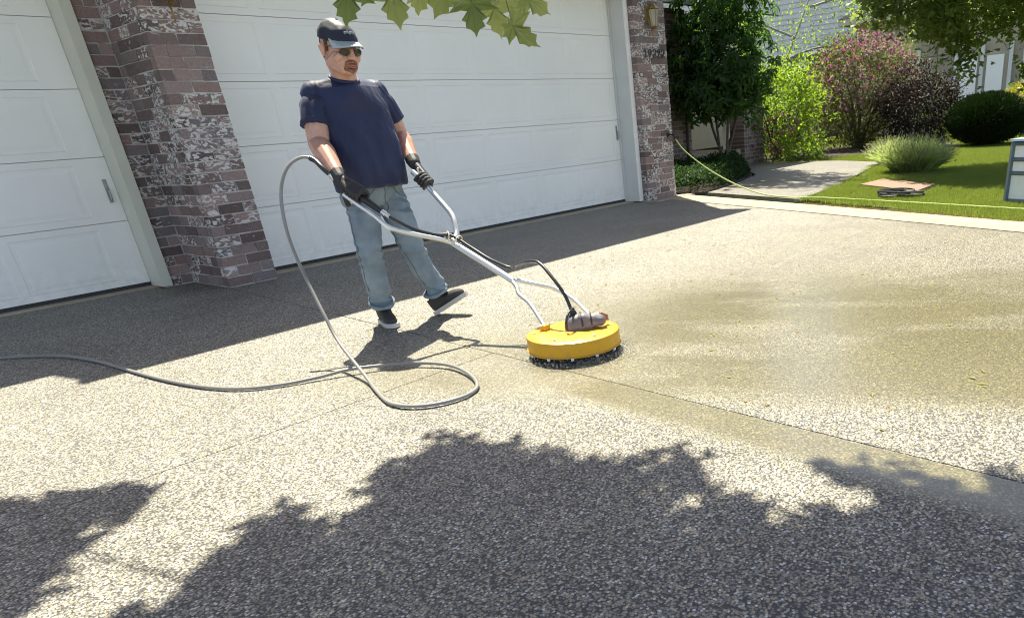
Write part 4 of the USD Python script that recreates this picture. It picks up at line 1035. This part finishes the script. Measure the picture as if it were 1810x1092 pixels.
# trigger gun in the right hand, whip hose tied along the handle to the swivel
GB, GF = np.array([2.285, 4.09, .935]), np.array([2.365, 3.86, .765])
gd_ = unit(GF - GB)
gun = obj('trigger_gun', man_tm(union([hullc((GB, .020), (GB * .4 + GF * .6, .023)), hullc((GB * .4 + GF * .6, .023), (GF, .017))]).refine_to_length(.02)), mat_black, sc, smooth=50)
gl_ = np.array([2.29, 4.02, .835])
obj('grip', man_tm(hullc((GB + gd_ * .03, .019), (GB + gd_ * .05 + (0, .01, -.10), .016))), mat_black, gun, smooth=50)
obj('trigger', MB().tube(catmull([GB + gd_ * .10 + (0, 0, -.018), GB + gd_ * .085 + (0, .0, -.05), GB + gd_ * .075 + (0, .005, -.08)], 4), .006, 8), mat_steel, gun)
obj('coupling', MB().tube([GF - gd_ * .005, GF + gd_ * .03, GF + gd_ * .031, GF + gd_ * .06], [.014, .014, .011, .011], 10), mat_steel, gun)
whip = [GF + gd_ * .05, (2.42, 3.80, .70), (2.50, 3.775, .645), (2.60, 3.735, .602), (2.675, 3.69, .586), (2.70, 3.56, .518), (2.715, 3.42, .452), (2.755, 3.31, .405), (2.745, 3.23, .425), (2.722, 3.12, .455), (2.70, 3.00, .458), o3((2.690, 2.92, .41)), o3((2.688, 2.85, .33)), o3((2.685, 2.815, .255)), o3((2.685, 2.81, .235))]
tubeobj('whip_hose', whip, .0095, mat_hoseblk, sc, 10, 8)
mat_tie = plain('cable_tie', (.70, .58, .42), .5)
for c, d in ((np.array([2.655, 3.71, .578]), (1, -.3, -.35)), (np.array([2.690, 3.655, .553]), (.25, -1, -.5))):
    a_, b_, _ = frame_of(d)
    obj('cable_tie', MB().tube([c + (a_ * math.cos(q) + b_ * math.sin(q)) * .033 for q in np.linspace(0, 2 * np.pi, 17)], .0035, 6), mat_tie, sc)
sw = obj('swivel_cover', soft(union([hullc(((2.675, 2.80, .175), .055), ((2.69, 2.79, .195), .042), ((2.72, 2.74, .19), .045)), hullc(((2.71, 2.75, .20), .045), ((2.77, 2.69, .195), .030))]), .012, 6, .022, (22, 22, 22), 4).apply_translation((*DO, -.030)), mat_housing, sc, smooth=60)
obj('strap', MB().tube([o3((2.655 + .064 * math.cos(a), 2.79 + .02 * math.cos(a), .20 + .064 * math.sin(a))) for a in np.linspace(-.4, 3.5, 14)], .007, 6), mat_black, sw)
for k, (cx_, cy_, rr2) in enumerate(((2.70, 2.765, .050), (2.735, 2.73, .043))):
    e_ = unit(np.array([.75, -.65, 0])); pz = np.array(o3((cx_, cy_, .195))); q_ = np.array([-e_[1], e_[0], 0])
    obj('strap', MB().tube([pz + q_ * rr2 * math.cos(a) + np.array([0, 0, rr2 * math.sin(a)]) for a in np.linspace(-.3, 3.4, 14)], .0045, 6), mat_black, sw)
obj('hose_fitting', MB().tube([o3((2.685, 2.808, .205)), o3((2.685, 2.808, .235)), o3((2.685, 2.809, .236)), o3((2.685, 2.81, .272))], [.030, .024, .016, .014], 12), mat_black, sc)
for k in range(3):
    obj('fitting_pipe', MB().tube(catmull([o3((2.74 + .01 * k, 2.77 - .02 * k, .20)), o3((2.79, 2.72 - .012 * k, .222 - .012 * k)), o3((2.835, 2.70, .20 - .01 * k))], 5), .008, 8), mat_copper, sw)

# bits of leaf and seed lying on the wet drive
LITTER = leafmat('leaf_litter', (.25, .19, .08), (.55, .48, .26), rough=.7, trans=.2)
r = np.random.default_rng(141)
n = 170
P = np.c_[r.uniform(2.4, 6.6, n), r.uniform(.3, 5.0, n), np.full(n, .004)]
P = P[P[:, 0] < edge_x(P[:, 1]) - .2]; n = len(P)
v, f = leaves(P, unit(np.c_[r.normal(size=(n, 2)), np.zeros(n)]), unit(np.c_[r.normal(0, .2, (n, 2)), np.ones(n)]), r.uniform(.012, .05, n), r.uniform(.008, .022, n), OVAL4)
obj('leaf_litter', (v, f), LITTER, label='pale leaf scraps scattered over the wet part of the drive', cat='leaf litter', kind='stuff')
# water thrown out under the skirt
r = np.random.default_rng(131)
mat_water = M('water_drop', {'p': ('principled_bsdf', {'base_color': (.9, .93, .95), 'roughness': .05, 'transmission_weight': 1.0, 'ior': 1.33})}, [])
wsp = MB(); ico = trimesh.creation.icosphere(0, 1.0)
for k in range(900):
    a = r.normal(-2.2, 1.1); d_ = DR + .01 + abs(r.normal(0, .06)); z_ = abs(r.normal(0, .022)) + .004
    wsp.add(ico.vertices * r.uniform(.0012, .0038) + (DC[0] + d_ * math.cos(a), DC[1] + d_ * math.sin(a), z_), ico.faces)
obj('water_spray', wsp, mat_water, label='fine water drops thrown out around the cleaner brush skirt', cat='water spray', kind='stuff')

# the grey pressure hose: from the gun up over, down to the drive, once round, and off to the left
mat_phose = plain('grey_hose', (.25, .24, .225), .42, var=.06)
ph = [GB - gd_ * .01, (2.254, 4.150, 1.004), (2.254, 4.220, 1.047), (2.220, 4.270, 1.066), (2.151, 4.290, 1.037), (2.089, 4.290, 0.969), (2.039, 4.270, 0.870), (1.996, 4.220, 0.727), (1.966, 4.140, 0.582), (1.945, 4.040, 0.437), (1.919, 3.920, 0.296), (1.886, 3.770, 0.152),
      (1.80, 3.42, .035), (1.72, 3.20, .016), (1.655, 2.99, .014), (1.68, 2.85, .014), (1.77, 2.76, .014), (1.90, 2.735, .013), (2.01, 2.80, .015), (2.10, 2.98, .02), (2.14, 3.20, .022), (2.08, 3.40, .024), (1.96, 3.54, .026),
      (1.83, 3.635, .030), (1.70, 3.71, .018), (1.55, 3.80, .013), (1.41, 3.95, .013), (1.32, 4.22, .013), (1.27, 4.6, .013), (1.245, 5.05, .013), (1.225, 5.45, .013), (1.16, 5.85, .013), (1.0, 6.18, .013), (.75, 6.42, .013), (.3, 6.6, .013)]
hs = thing('pressure_hose', 'grey pressure hose looping behind the man and coiling on the drive', 'hose')
hc_ = catmull(ph, 8)
obj('hose', MB().tube(hc_, .0092, 10), mat_phose, hs, smooth=40)
obj('bend_sleeve', MB().tube(hc_[4:20], .0145, 10), mat_hoseblk, hs, smooth=40)
obj('crimp', MB().tube([hc_[0], hc_[3]], .0155, 10), mat_steel, hs, smooth=40)

# ------------------------------------------------------------------ the man at work
man = thing('person', 'man in navy shirt, jeans, cap and sunglasses pushing the yellow cleaner', 'person')
mat_skin = M('skin', {'g': ('geometry', {}), 'n': ('noise_texture', {'scale': 28.0, 'detail': 5.0}), 'r': ('rgb_ramp', {'ramp': [(.3, (.46, .25, .18)), (.7, (.56, .33, .245))]}),
    'p': ('principled_bsdf', {'roughness': .48, 'subsurface_weight': .18, 'subsurface_scale': .012, 'subsurface_radius': (1.0, .35, .2), 'specular_ior_level': .45})},
    [('g.position', 'n.vector'), ('n.fac', 'r.fac'), ('r.color', 'p.base_color')])
def cloth(name, c0, c1, rough=.85, sheen=0.0, tint=(1, 1, 1), weave=900, wr=.35, nscale=7, spec=.2):
    return M(name, {'g': ('geometry', {}), 'n': ('noise_texture', {'scale': nscale, 'detail': 5.0}), 'r': ('rgb_ramp', {'ramp': [(.3, c0), (.7, c1)]}),
        'n2': ('noise_texture', {'scale': weave, 'detail': 2.0}), 'mpw': ('mapping', {'mapping_type': 'point', 'scale': (14, 14, 5)}), 'n3': ('noise_texture', {'scale': 1.0, 'detail': 3.0, 'distortion': .8}),
        'b': ('bump', {'strength': .35, 'distance': .0008}), 'b2': ('bump', {'strength': wr, 'distance': .012}),
        'p': ('principled_bsdf', {'roughness': rough, 'specular_ior_level': spec, 'sheen_weight': sheen, 'sheen_roughness': .4, 'sheen_tint': tint})},
        [('g.position', 'n.vector'), ('n.fac', 'r.fac'), ('r.color', 'p.base_color'), ('g.position', 'n2.vector'), ('g.position', 'mpw.vector'), ('mpw.vector', 'n3.vector'), ('n3.fac', 'b2.height'),
         ('n2.fac', 'b.height'), ('b2.normal', 'b.normal'), ('b.normal', 'p.normal')])
mat_shirt = cloth('navy_cotton', (.010, .014, .046), (.016, .022, .066), sheen=.22, tint=(.66, .72, 1), rough=.62, spec=.4, wr=.7)
mat_jean = cloth('washed_denim', (.155, .20, .24), (.26, .315, .355), wr=.5, nscale=9)
mat_glove = plain('black_glove', (.022, .021, .022), .6, bump=.001, bscale=300)
mat_gloveg = plain('grey_glove_patch', (.42, .42, .43), .6)
mat_cap = cloth('cap_cloth', (.010, .013, .026), (.016, .020, .036), wr=.1, sheen=.1, rough=.6, spec=.35)
mat_bill = plain('pale_cap_bill', (.36, .41, .42), .6)
mat_shoe = plain('shoe_canvas', (.040, .037, .034), .8, bump=.001, bscale=300)
mat_sole = plain('shoe_sole', (.52, .49, .44), .7)
mat_hair = plain('short_brown_hair', (.10, .05, .028), .7, bump=.002, bscale=300)
mat_beard = plain('goatee', (.25, .105, .065), .75, var=.3, scale=60, bump=.002, bscale=400)
mat_lens = M('dark_lens', {'p': ('principled_bsdf', {'base_color': (.022, .016, .013), 'roughness': .07, 'specular_ior_level': .7})}, [])

A = lambda *x: np.array(x, float)
SHr, SHl = A(2.455, 4.410, 1.385), A(2.845, 4.400, 1.390)
ELr, ELl = A(2.368, 4.335, 1.125), A(2.945, 4.395, 1.135)
WRr, WRl = A(2.300, 4.075, .945), A(2.850, 4.160, .978)
HPr, HPl = A(2.570, 4.375, .845), A(2.745, 4.365, .845)
KNr, KNl = A(2.515, 4.330, .485), A(2.770, 4.260, .490)
ANr, ANl = A(2.592, 4.465, .105), A(2.905, 4.285, .125)
HC_ = A(2.580, 4.245, 1.598)                     # middle of the head
fw = unit(A(.05, -.95, -.24)); rt = unit(np.cross(A(0, 0, 1), fw)); up = np.cross(fw, rt)   # rt: towards the man's left
H = lambda f_, s_, u_: HC_ + fw * f_ + rt * s_ * 1.09 + up * u_ * .95
NK = A(2.615, 4.325, 1.440)

def hand(W, G, t, n, rt_, s=1.0, left=False, spread=.0215):
    """a fist closed round a bar: G grip centre, t bar direction, n from the bar to the back of the hand"""
    t = unit(t); n = unit(n - t * (n @ t)); b = np.cross(t, n) * (1 if not left else -1)
    at = lambda k, ang, rad: G + t * k + (n * math.cos(math.radians(ang)) + b * math.sin(math.radians(ang))) * rad
    ms = []
    ks = [(-1.5 + i) * spread for i in range(4)]
    rad = rt_ + .0105
    rf = [.0100, .0106, .0103, .0090]
    kn = [at(k, 38, rad + .012) for k in ks]
    heel = [at(-.026, -28, rad + .012), at(.024, -30, rad + .014)]
    pal = [(p, .0135 * s) for p in kn] + [(p, .016 * s) for p in heel]
    ms.append(hullc(*pal)); ms.append(hullc(*[(p, .016 * s) for p in heel], (W, .026 * s), (W + (G - W) * .35 + n * .01, .027 * s)))
    ms.append(hullc((kn[0], .012 * s), (kn[3], .012 * s), (W, .024 * s), (heel[0], .013), (heel[1], .013)))
    for k, p, r_ in zip(ks, kn, rf):
        q = [(p, r_ * 1.12 * s)] + [(at(k, a, rad + e), r_ * f_ * s) for a, e, f_ in ((82, .007, 1.08), (128, .003, 1.0), (176, .001, .96), (225, .0, .86))]
        ms += chain(q, 14)
    # the thumb leaves the side of the palm and closes against the fingers
    th = [(heel[1] + t * .012, .0150 * s), (at(.048, -62, rad + .004), .0128 * s), (at(.046, -105, rad + .001), .0115 * s), (at(.040, -150, rad), .0098 * s)]
    ms += chain(th, 14)
    return ms
hr_args = (WRr, GB * .55 + GF * .45 + A(0, 0, .002), GF - GB, A(-.35, .35, .75), .021)
hl_args = (WRl, A(2.806, 4.045, .875), A(.03, -.12, -.12) * -1, A(.45, .5, .6), .0165)

# --- body: one continuous figure
body = []
body += [hullc((H(-.025, 0, .055), .083), (H(.035, 0, .045), .070), (H(-.02, 0, .0), .080), (H(.03, 0, -.01), .066))]          # skull
body += [hullc((H(.045, .025, -.03), .050), (H(.045, -.025, -.03), .050), (H(.055, .018, -.088), .036), (H(.055, -.018, -.088), .036), (H(-.01, .04, -.07), .038), (H(-.01, -.04, -.07), .038))]   # jaw
body += [hullc((H(.082, 0, -.100), .020), (H(.055, .025, -.09), .028), (H(.055, -.025, -.09), .028))]                              # chin
body += [hullc((H(.098, 0, .022), .012), (H(.118, 0, -.022), .0125), (H(.098, .014, -.026), .009), (H(.098, -.014, -.026), .009))]     # nose
body += [hullc((H(.085, .045, .045), .013), (H(.098, .012, .04), .012)), hullc((H(.085, -.045, .045), .013), (H(.098, -.012, .04), .012))]  # brows
body += [hullc((H(.075, .047, -.02), .022), (H(.06, .055, -.035), .022)), hullc((H(.075, -.047, -.02), .022), (H(.06, -.055, -.035), .022))]  # cheeks
for s in (-1, 1):
    body += [hullc((H(-.012, s * .083, .022), .010), (H(-.028, s * .092, .015), .010), (H(-.014, s * .084, -.03), .008))]               # ears
body += [hullc((H(-.03, 0, -.05), .068), (NK + A(0, -.01, .02), .066)), hullc((NK + A(0, 0, .03), .066), (NK + A(0, .02, -.05), .085))]       # neck
body += [hullc((SHr + A(.03, 0, -.02), .05), (SHl + A(-.03, 0, -.02), .05), (A(2.64, 4.37, 1.15), .12), (A(2.65, 4.365, .95), .13))]
body += [hullc((A(2.65, 4.365, .95), .125), (HPr, .085), (HPl, .085))]
for S_, E_, W_ in ((SHr, ELr, WRr), (SHl, ELl, WRl)):
    out = unit(A(*(S_ - A(2.645, 4.38, S_[2]))))
    m_ = S_ * .45 + E_ * .55
    body += chain([(S_, .050), (S_ * .65 + E_ * .35 + out * .006, .060), (m_, .068), (E_, .057)])
    q1 = E_ * .70 + W_ * .30
    body += chain([(E_, .057), (q1 + A(0, 0, .004), .061), (E_ * .35 + W_ * .65, .046), (W_, .033)])
body += hand(*hr_args, s=.72) + hand(*hl_args, s=.72, left=True)
for Hh, K, An in ((HPr, KNr, ANr), (HPl, KNl, ANl)):
    body += chain([(Hh, .082), (Hh * .5 + K * .5, .066), (K, .048), (K * .6 + An * .4, .040), (An, .035)])
    body += chain([(An, .034), (An + A(.0, -.01, -.03), .026)])
b_t = soft(union(body), .0075, 6)
obj('body', b_t, mat_skin, man, smooth=True)

# --- T shirt
def trim(m_, p, n): 
    n = unit(np.asarray(n, float)); return m_.trim_by_plane([float(x) for x in n], float(n @ np.asarray(p)))
sh = []
C0 = A(2.645, 4.375, 0)
lv = lambda z, xr, xl, yf, yb, r_: [(A(2.645 + xr, 4.375 - yf + r_, z), r_), (A(2.645 + xl, 4.375 - yf + r_, z), r_), (A(2.645 + xr * 1.02, 4.375 + yb - r_, z), r_), (A(2.645 + xl * 1.02, 4.375 + yb - r_, z), r_)]
L1 = [(SHr + A(.02, 0, -.005), .070), (SHl + A(-.02, 0, -.005), .070), (NK + A(-.045, .02, -.025), .060), (NK + A(.045, .02, -.025), .060), (NK + A(0, -.035, -.045), .062)]
L2 = lv(1.27, -.132, .130, .115, .130, .088)
L3 = lv(1.10, -.116, .114, .172, .120, .100)
L4 = lv(.98, -.108, .106, .192, .115, .102)
L5 = lv(.78, -.098, .096, .178, .120, .102)
torso = union([hullc(*L1, *L2), hullc(*L2, *L3), hullc(*L3, *L4), hullc(*L4, *L5),
               hullc((SHr, .072), (SHl, .072), (A(2.55, 4.35, 1.25), .085), (A(2.74, 4.35, 1.25), .085))])
torso = trim(torso, A(2.645, 4.375, .852), (.0, .10, 1))
sl_ = []
for S_, E_ in ((SHr, ELr), (SHl, ELl)):
    d = unit(E_ - S_); out = unit(A(*(S_ - A(2.645, 4.38, S_[2]))))
    a = union(chain([(S_ - out * .03 - A(0, 0, .01), .070), (S_ + d * .08 + out * .003, .080), (S_ + d * .26 + out * .011, .086)]))
    sl_.append(trim(a, S_ + d * .185, -d))
shirt = soft(union([torso] + sl_), .012, 26, .014, (9, 9, 5), 11)
# tension folds: from the shoulders and the armpits down, and drawn across the belly
v = np.asarray(shirt.vertices); nr = shirt.vertex_normals
fold = .0045 * np.sin(55 * (v[:, 0] - 2.645) * (1.1 - .25 * (v[:, 2] - 1)) + 9 * v[:, 2] + 4 * meshkit.noise(v * 6, 2)) * np.clip((1.22 - v[:, 2]) / .4, 0, 1)
fold += .0016 * np.sin(150 * (v[:, 2] * .6 + 1.1 * np.abs(v[:, 0] - 2.645)) + 7 * meshkit.noise(v * 9, 8)) * np.clip((np.abs(v[:, 0] - 2.645) - .12) / .08, 0, 1) * np.clip((v[:, 2] - 1.15) / .1, 0, 1)
shirt.vertices = v + nr * fold[:, None]
ts = obj('t_shirt', shirt, mat_shirt, man, smooth=50)
ring = [NK + A(.0, .0, .022) + A(.076 * math.cos(a), .074 * math.sin(a) , .026 * math.sin(a) ) for a in np.linspace(0, 2 * np.pi, 41)]
obj('collar', MB().tube(ring, .0085, 8), mat_shirt, ts, smooth=True)

# --- jeans
jl = []
jl += [hullc((HPr + A(-.002, .0, .02), .106), (HPl + A(.002, 0, .02), .106), (A(2.655, 4.35, .86), .118)), hullc((HPr + A(0, .03, -.03), .108), (HPl + A(0, .03, -.03), .108))]
for Hh, K, An, fl_ in ((HPr, KNr, ANr, 1), (HPl, KNl, ANl, 1)):
    d = unit(An - K)
    leg = union(chain([(Hh + A(0, 0, -.02), .104), (Hh * .5 + K * .5 + A(0, -.01, 0), .092), (K, .078), (K * .55 + An * .45 + A(0, .012, 0), .074), (An + A(0, .005, .08), .072), (An + d * .09, .076)]))
    jl.append(trim(leg, An - d * .035, -d))
jean_m = union(jl)
jean_m = trim(jean_m, A(0, 0, .905), (0, 0, -1))
jeans = soft(jean_m, .011, 5, .014, (14, 14, 8), 23)
v = np.asarray(jeans.vertices); nr = jeans.vertex_normals
low = np.clip((.30 - v[:, 2]) / .14, 0, 1) + .7 * np.exp(-((v[:, 2] - .47) / .09) ** 2) + .5 * np.exp(-((v[:, 2] - .74) / .06) ** 2)
wr = .0085 * low * np.sin(105 * v[:, 2] + 16 * v[:, 0] + 12 * v[:, 1] + 5 * meshkit.noise(v * 11, 6))
jeans.vertices = v + nr * wr[:, None]
je = obj('jeans', jeans, mat_jean, man, smooth=50)
mat_stitch = plain('dark_denim', (.09, .115, .14), .9)
for An, K in ((ANr, KNr), (ANl, KNl)):
    d = unit(An - K); a_, b_, _ = frame_of(d)
    c = An - d * .045
    obj('turned_cuff', MB().tube([c + (a_ * math.cos(q) + b_ * math.sin(q)) * .0725 for q in np.linspace(0, 2 * np.pi, 29)], [.013 + .003 * math.sin(5 * q) for q in np.linspace(0, 2 * np.pi, 29)], 8), mat_jean, je, smooth=True)

def seam(name, pts, r_=.0022):
    # follows the cloth: every point is pulled onto the surface
    P = catmull(pts, 8)
    q, _, _ = trimesh.proximity.closest_point_naive(jeans, P) if False else (None, None, None)
    from scipy.spatial import cKDTree
    kd = cKDTree(jeans.vertices); _, ix = kd.query(P, k=6)
    V = jeans.vertices[ix].mean(1) + jeans.vertex_normals[ix].mean(1) * .0012
    obj(name, MB().tube(V, r_, 5), mat_stitch, je)
seam('pocket_seam', [(2.735, 4.22, .845), (2.785, 4.25, .80), (2.835, 4.33, .775)])
seam('pocket_seam', [(2.585, 4.22, .845), (2.52, 4.25, .80), (2.47, 4.33, .775)])
seam('fly_seam', [(2.655, 4.20, .85), (2.655, 4.22, .78), (2.66, 4.27, .725)])
seam('side_seam', [(2.46, 4.37, .80), (2.44, 4.35, .62), (2.435, 4.33, .48), (2.50, 4.42, .24)])
seam('inner_seam', [(2.64, 4.33, .68), (2.61, 4.31, .55), (2.60, 4.34, .42), (2.64, 4.44, .2)])
seam('inner_seam', [(2.68, 4.31, .68), (2.70, 4.27, .52), (2.72, 4.25, .42), (2.82, 4.27, .2)])

# --- shoes
def shoe(An, heading, pitch, heel_z, fwd=-.015):
    f_ = unit(A(heading[0], heading[1], 0)); s_ = A(f_[1], -f_[0], 0)
    # foot frame: x forward, y sideways, z up; origin under the heel
    outl = [(-.075, 0), (-.068, .030), (-.03, .040), (.05, .041), (.13, .050), (.175, .045), (.205, .022), (.21, 0), (.205, -.018), (.175, -.036), (.12, -.042), (.05, -.036), (-.03, -.038), (-.068, -.028)]
    sole = prism(sg.Polygon(outl).buffer(.004), 0, .028)
    up_ = [hullc(((-.035, 0, .06), .038), ((-.022, 0, .18), .050), ((.02, 0, .10), .046)), hullc(((-.035, 0, .05), .037), ((.05, 0, .065), .040), ((.02, 0, .10), .044)),
           hullc(((.05, 0, .060), .040), ((.13, .004, .045), .041)), hullc(((.13, .004, .045), .041), ((.165, .003, .038), .034))]
    upm = trim(union(up_), (0, 0, .026), (0, 0, 1))
    upm = trim(upm, (0, 0, .178 if not pitch else .11), (0, 0, -1))
    upm = soft(upm, .010, 4)
    c, s = math.cos(pitch), math.sin(pitch)
    R_ = np.array([[c, 0, -s], [0, 1, 0], [s, 0, c]])
    B = np.c_[f_, s_, A(0, 0, 1)]
    org = A(An[0], An[1], 0) + f_ * fwd
    def place(m_, piv=(-.06, 0, 0)):
        V = (np.asarray(m_.vertices) - piv) @ R_.T + piv
        m_ = m_.copy(); m_.vertices = V @ B.T + org + A(0, 0, heel_z); return m_
    if pitch:      # the heel is down and the toe lifted: the ankle column stays upright over the heel
        hl = place(trimesh.Trimesh([(-.035, 0, .06), (.02, 0, .085), (-.01, 0, .10)], [(0, 1, 2)], process=False)).vertices
        top_ = An + A(0, 0, .055)
        col = union([hullc((hl[0], .038), (top_, .047), (hl[2], .044)), hullc((hl[1], .040), (top_, .046))])
        obj('ankle_collar', soft(trim(col, An + A(0, 0, .05), (0, 0, -1)), .010, 4), mat_shoe, man, smooth=50)
    sh_ = obj('shoe', place(upm), mat_shoe, man, smooth=50)
    obj('sole', place(sole), mat_sole, sh_, smooth=30)
    lace = MB()
    for k in range(5):
        x = .045 + .017 * k; z = .106 - .0085 * k - .03 * (k > 3) * .0
        q = place(trimesh.Trimesh(tube_va([(x - .004, -.026, z - .012), (x, 0, z + .004), (x + .004, .026, z - .012)], .0035, 5)[0], tube_va([(x - .004, -.026, z - .012), (x, 0, z + .004), (x + .004, .026, z - .012)], .0035, 5)[1], process=False))
        lace.add(q)
    obj('laces', lace, mat_black, sh_)
shoe(ANr, (-.28, -.96), 0.0, .004)
shoe(ANl, (.50, -.86), math.radians(27), .006, fwd=.035)

# --- gloves
for args, lf in ((hr_args, False), (hl_args, True)):
    W_ = args[0]
    E_ = ELl if lf else ELr
    ms = hand(*args, s=1.08, left=lf)
    dd = unit(E_ - W_)
    ms += chain([(W_, .038), (W_ + dd * .055, .045)])
    g_ = union(ms); g_ = trim(g_, W_ + dd * .045, -dd)
    gm = soft(g_, .0045, 4)
    go = obj('glove', gm, mat_glove, man, smooth=60)
    if lf:
        n_ = unit(args[3]); 
        obj('knuckle_patch', soft(hullc((args[1] + n_ * .042 + A(.0, .012, .018), .014), (args[1] + n_ * .045 + A(.012, .02, .034), .013), (args[1] + n_ * .05 + A(-.006, .022, .036), .012)), .005, 3), mat_gloveg, go, smooth=True)
    else:
        q = [W_ + dd * .040 + v_ for v_ in ()]

# --- cap, sunglasses, goatee, hair
dome_ = union([hullc((H(-.028, 0, .064), .094), (H(.026, 0, .058), .086), (H(-.03, 0, .050), .093), (H(.03, 0, .048), .084))])
dome_ = trim(dome_, H(0, 0, .050), up + fw * .10)
cap = obj('cap', soft(dome_, .010, 4), mat_cap, man, smooth=60)
bill = []
nu, nv = 14, 10
V = []
for i in range(nu + 1):
    a = -1.15 + 2.3 * i / nu
    for j in range(nv + 1):
        t_ = j / nv
        x = .098 * math.cos(a * .95) + t_ * (.078 * math.cos(a) ** .8 if abs(a) < 1.5 else 0)
        y = .088 * math.sin(a * .98) * (1 + .05 * t_)
        z = .066 - .020 * t_ - 3.2 * y * y * (.35 + .65 * t_) - .004 * t_
        V.append(H(x - .012, y, z))
V = np.array(V); F = []
for i in range(nu):
    for j in range(nv):
        p = i * (nv + 1) + j; F += [(p, p + 1, p + nv + 2), (p, p + nv + 2, p + nv + 1)]
F = np.array(F)
top = V + up * .004; n_ = len(V)
bot = V - up * .001
edge = []
rim = [i * (nv + 1) + nv for i in range(nu + 1)]
for a_, b_ in zip(rim[:-1], rim[1:]): edge += [(a_, b_ + n_, b_), (a_, a_ + n_, b_ + n_)]
obj('bill', (np.vstack([top, bot]), np.vstack([F, F[:, ::-1] + n_, np.array(edge)])), mat_bill, cap, smooth=40)
obj('top_button', trimesh.creation.icosphere(2, .008).apply_translation(H(-.002, 0, .155)), mat_cap, cap, smooth=True)
em = MB()
for k in range(5):
    q = H(.105 - .012 * abs(k - 2) * .35, (k - 2) * .011, .102 + .004 * (k % 2)); em.add(trimesh.creation.icosphere(1, .0075).apply_translation(q))
obj('emblem', em, plain('embroidery', (.20, .24, .27), .8), cap, smooth=True)
gl_f = MB(); sg_ = None
fr_pts = [H(-.02, -.088, .020), H(.045, -.082, .026), H(.088, -.060, .026), H(.110, -.030, .028), H(.116, 0, .026), H(.110, .030, .028), H(.088, .060, .026), H(.045, .082, .026), H(-.02, .088, .020)]
sgl = obj('sunglasses', MB().tube(catmull(fr_pts, 5), .0032, 6), plain('amber_frame', (.16, .10, .05), .3), man, smooth=True)
for s in (-1, 1):
    c = [H(.1135 - .30 * y * y * 14, s * y, z) for y, z in [(.012 + .026 * (1 + math.cos(a)), .004 + .0195 * math.sin(a)) for a in np.linspace(0, 2 * np.pi, 22, endpoint=False)]]
    c = np.array(c); m0 = c.mean(0) + fw * .004
    VV = np.vstack([m0, c]); FF = np.array([(0, i + 1, (i + 1) % 22 + 1) for i in range(22)])
    FF = FF if s > 0 else FF[:, ::-1]
    obj('lens', (np.vstack([VV, VV - fw * .003]), np.vstack([FF, FF[:, ::-1] + 23] + [[(i + 1, (i + 1) % 22 + 24, (i + 1) % 22 + 1), (i + 1, i + 24, (i + 1) % 22 + 24)] for i in range(22)])), mat_lens, sgl, smooth=True)
gt_ = soft(union([hullc((H(.100, .026, -.052), .008), (H(.112, 0, -.046), .0085)), hullc((H(.100, -.026, -.052), .008), (H(.112, 0, -.046), .0085)),
      hullc((H(.098, .027, -.054), .008), (H(.088, .028, -.085), .012)), hullc((H(.098, -.027, -.054), .008), (H(.088, -.028, -.085), .012)),
      hullc((H(.088, .020, -.088), .012), (H(.097, 0, -.097), .014), (H(.088, -.020, -.088), .012))]), .006, 3, .006, (60, 60, 60), 7)
gt_.apply_translation(-fw * .004)
obj('goatee', gt_, mat_beard, man, smooth=60)
mouth = union([hullc((H(.109, .017, -.064), .004), (H(.114, 0, -.0625), .0048), (H(.109, -.017, -.064), .004)), hullc((H(.107, .014, -.072), .005), (H(.112, 0, -.073), .006), (H(.107, -.014, -.072), .005))])
obj('lips', soft(mouth, .004, 2), plain('lips', (.30, .115, .085), .55), man, smooth=True)
hair = union([hullc((H(-.045, 0, .03), .080), (H(-.04, 0, -.03), .072))] + [hullc((H(-.01, s * .076, .045), .010), (H(.008, s * .074, .0), .008)) for s in (-1, 1)])
hair = trim(hair, H(-.045, 0, 0), -fw + up * .0)  if False else hair
obj('hair', soft(trim(union([hullc((H(-.048, 0, .035), .0765), (H(-.045, 0, -.035), .066))]), H(-.03, 0, 0), -fw), .010, 3), mat_hair, man, smooth=50)
for s in (-1, 1): obj('sideburn', soft(hullc((H(-.004, s * .0745, .045), .010), (H(.004, s * .074, .0), .007)), .006, 2), mat_hair, man, smooth=True)
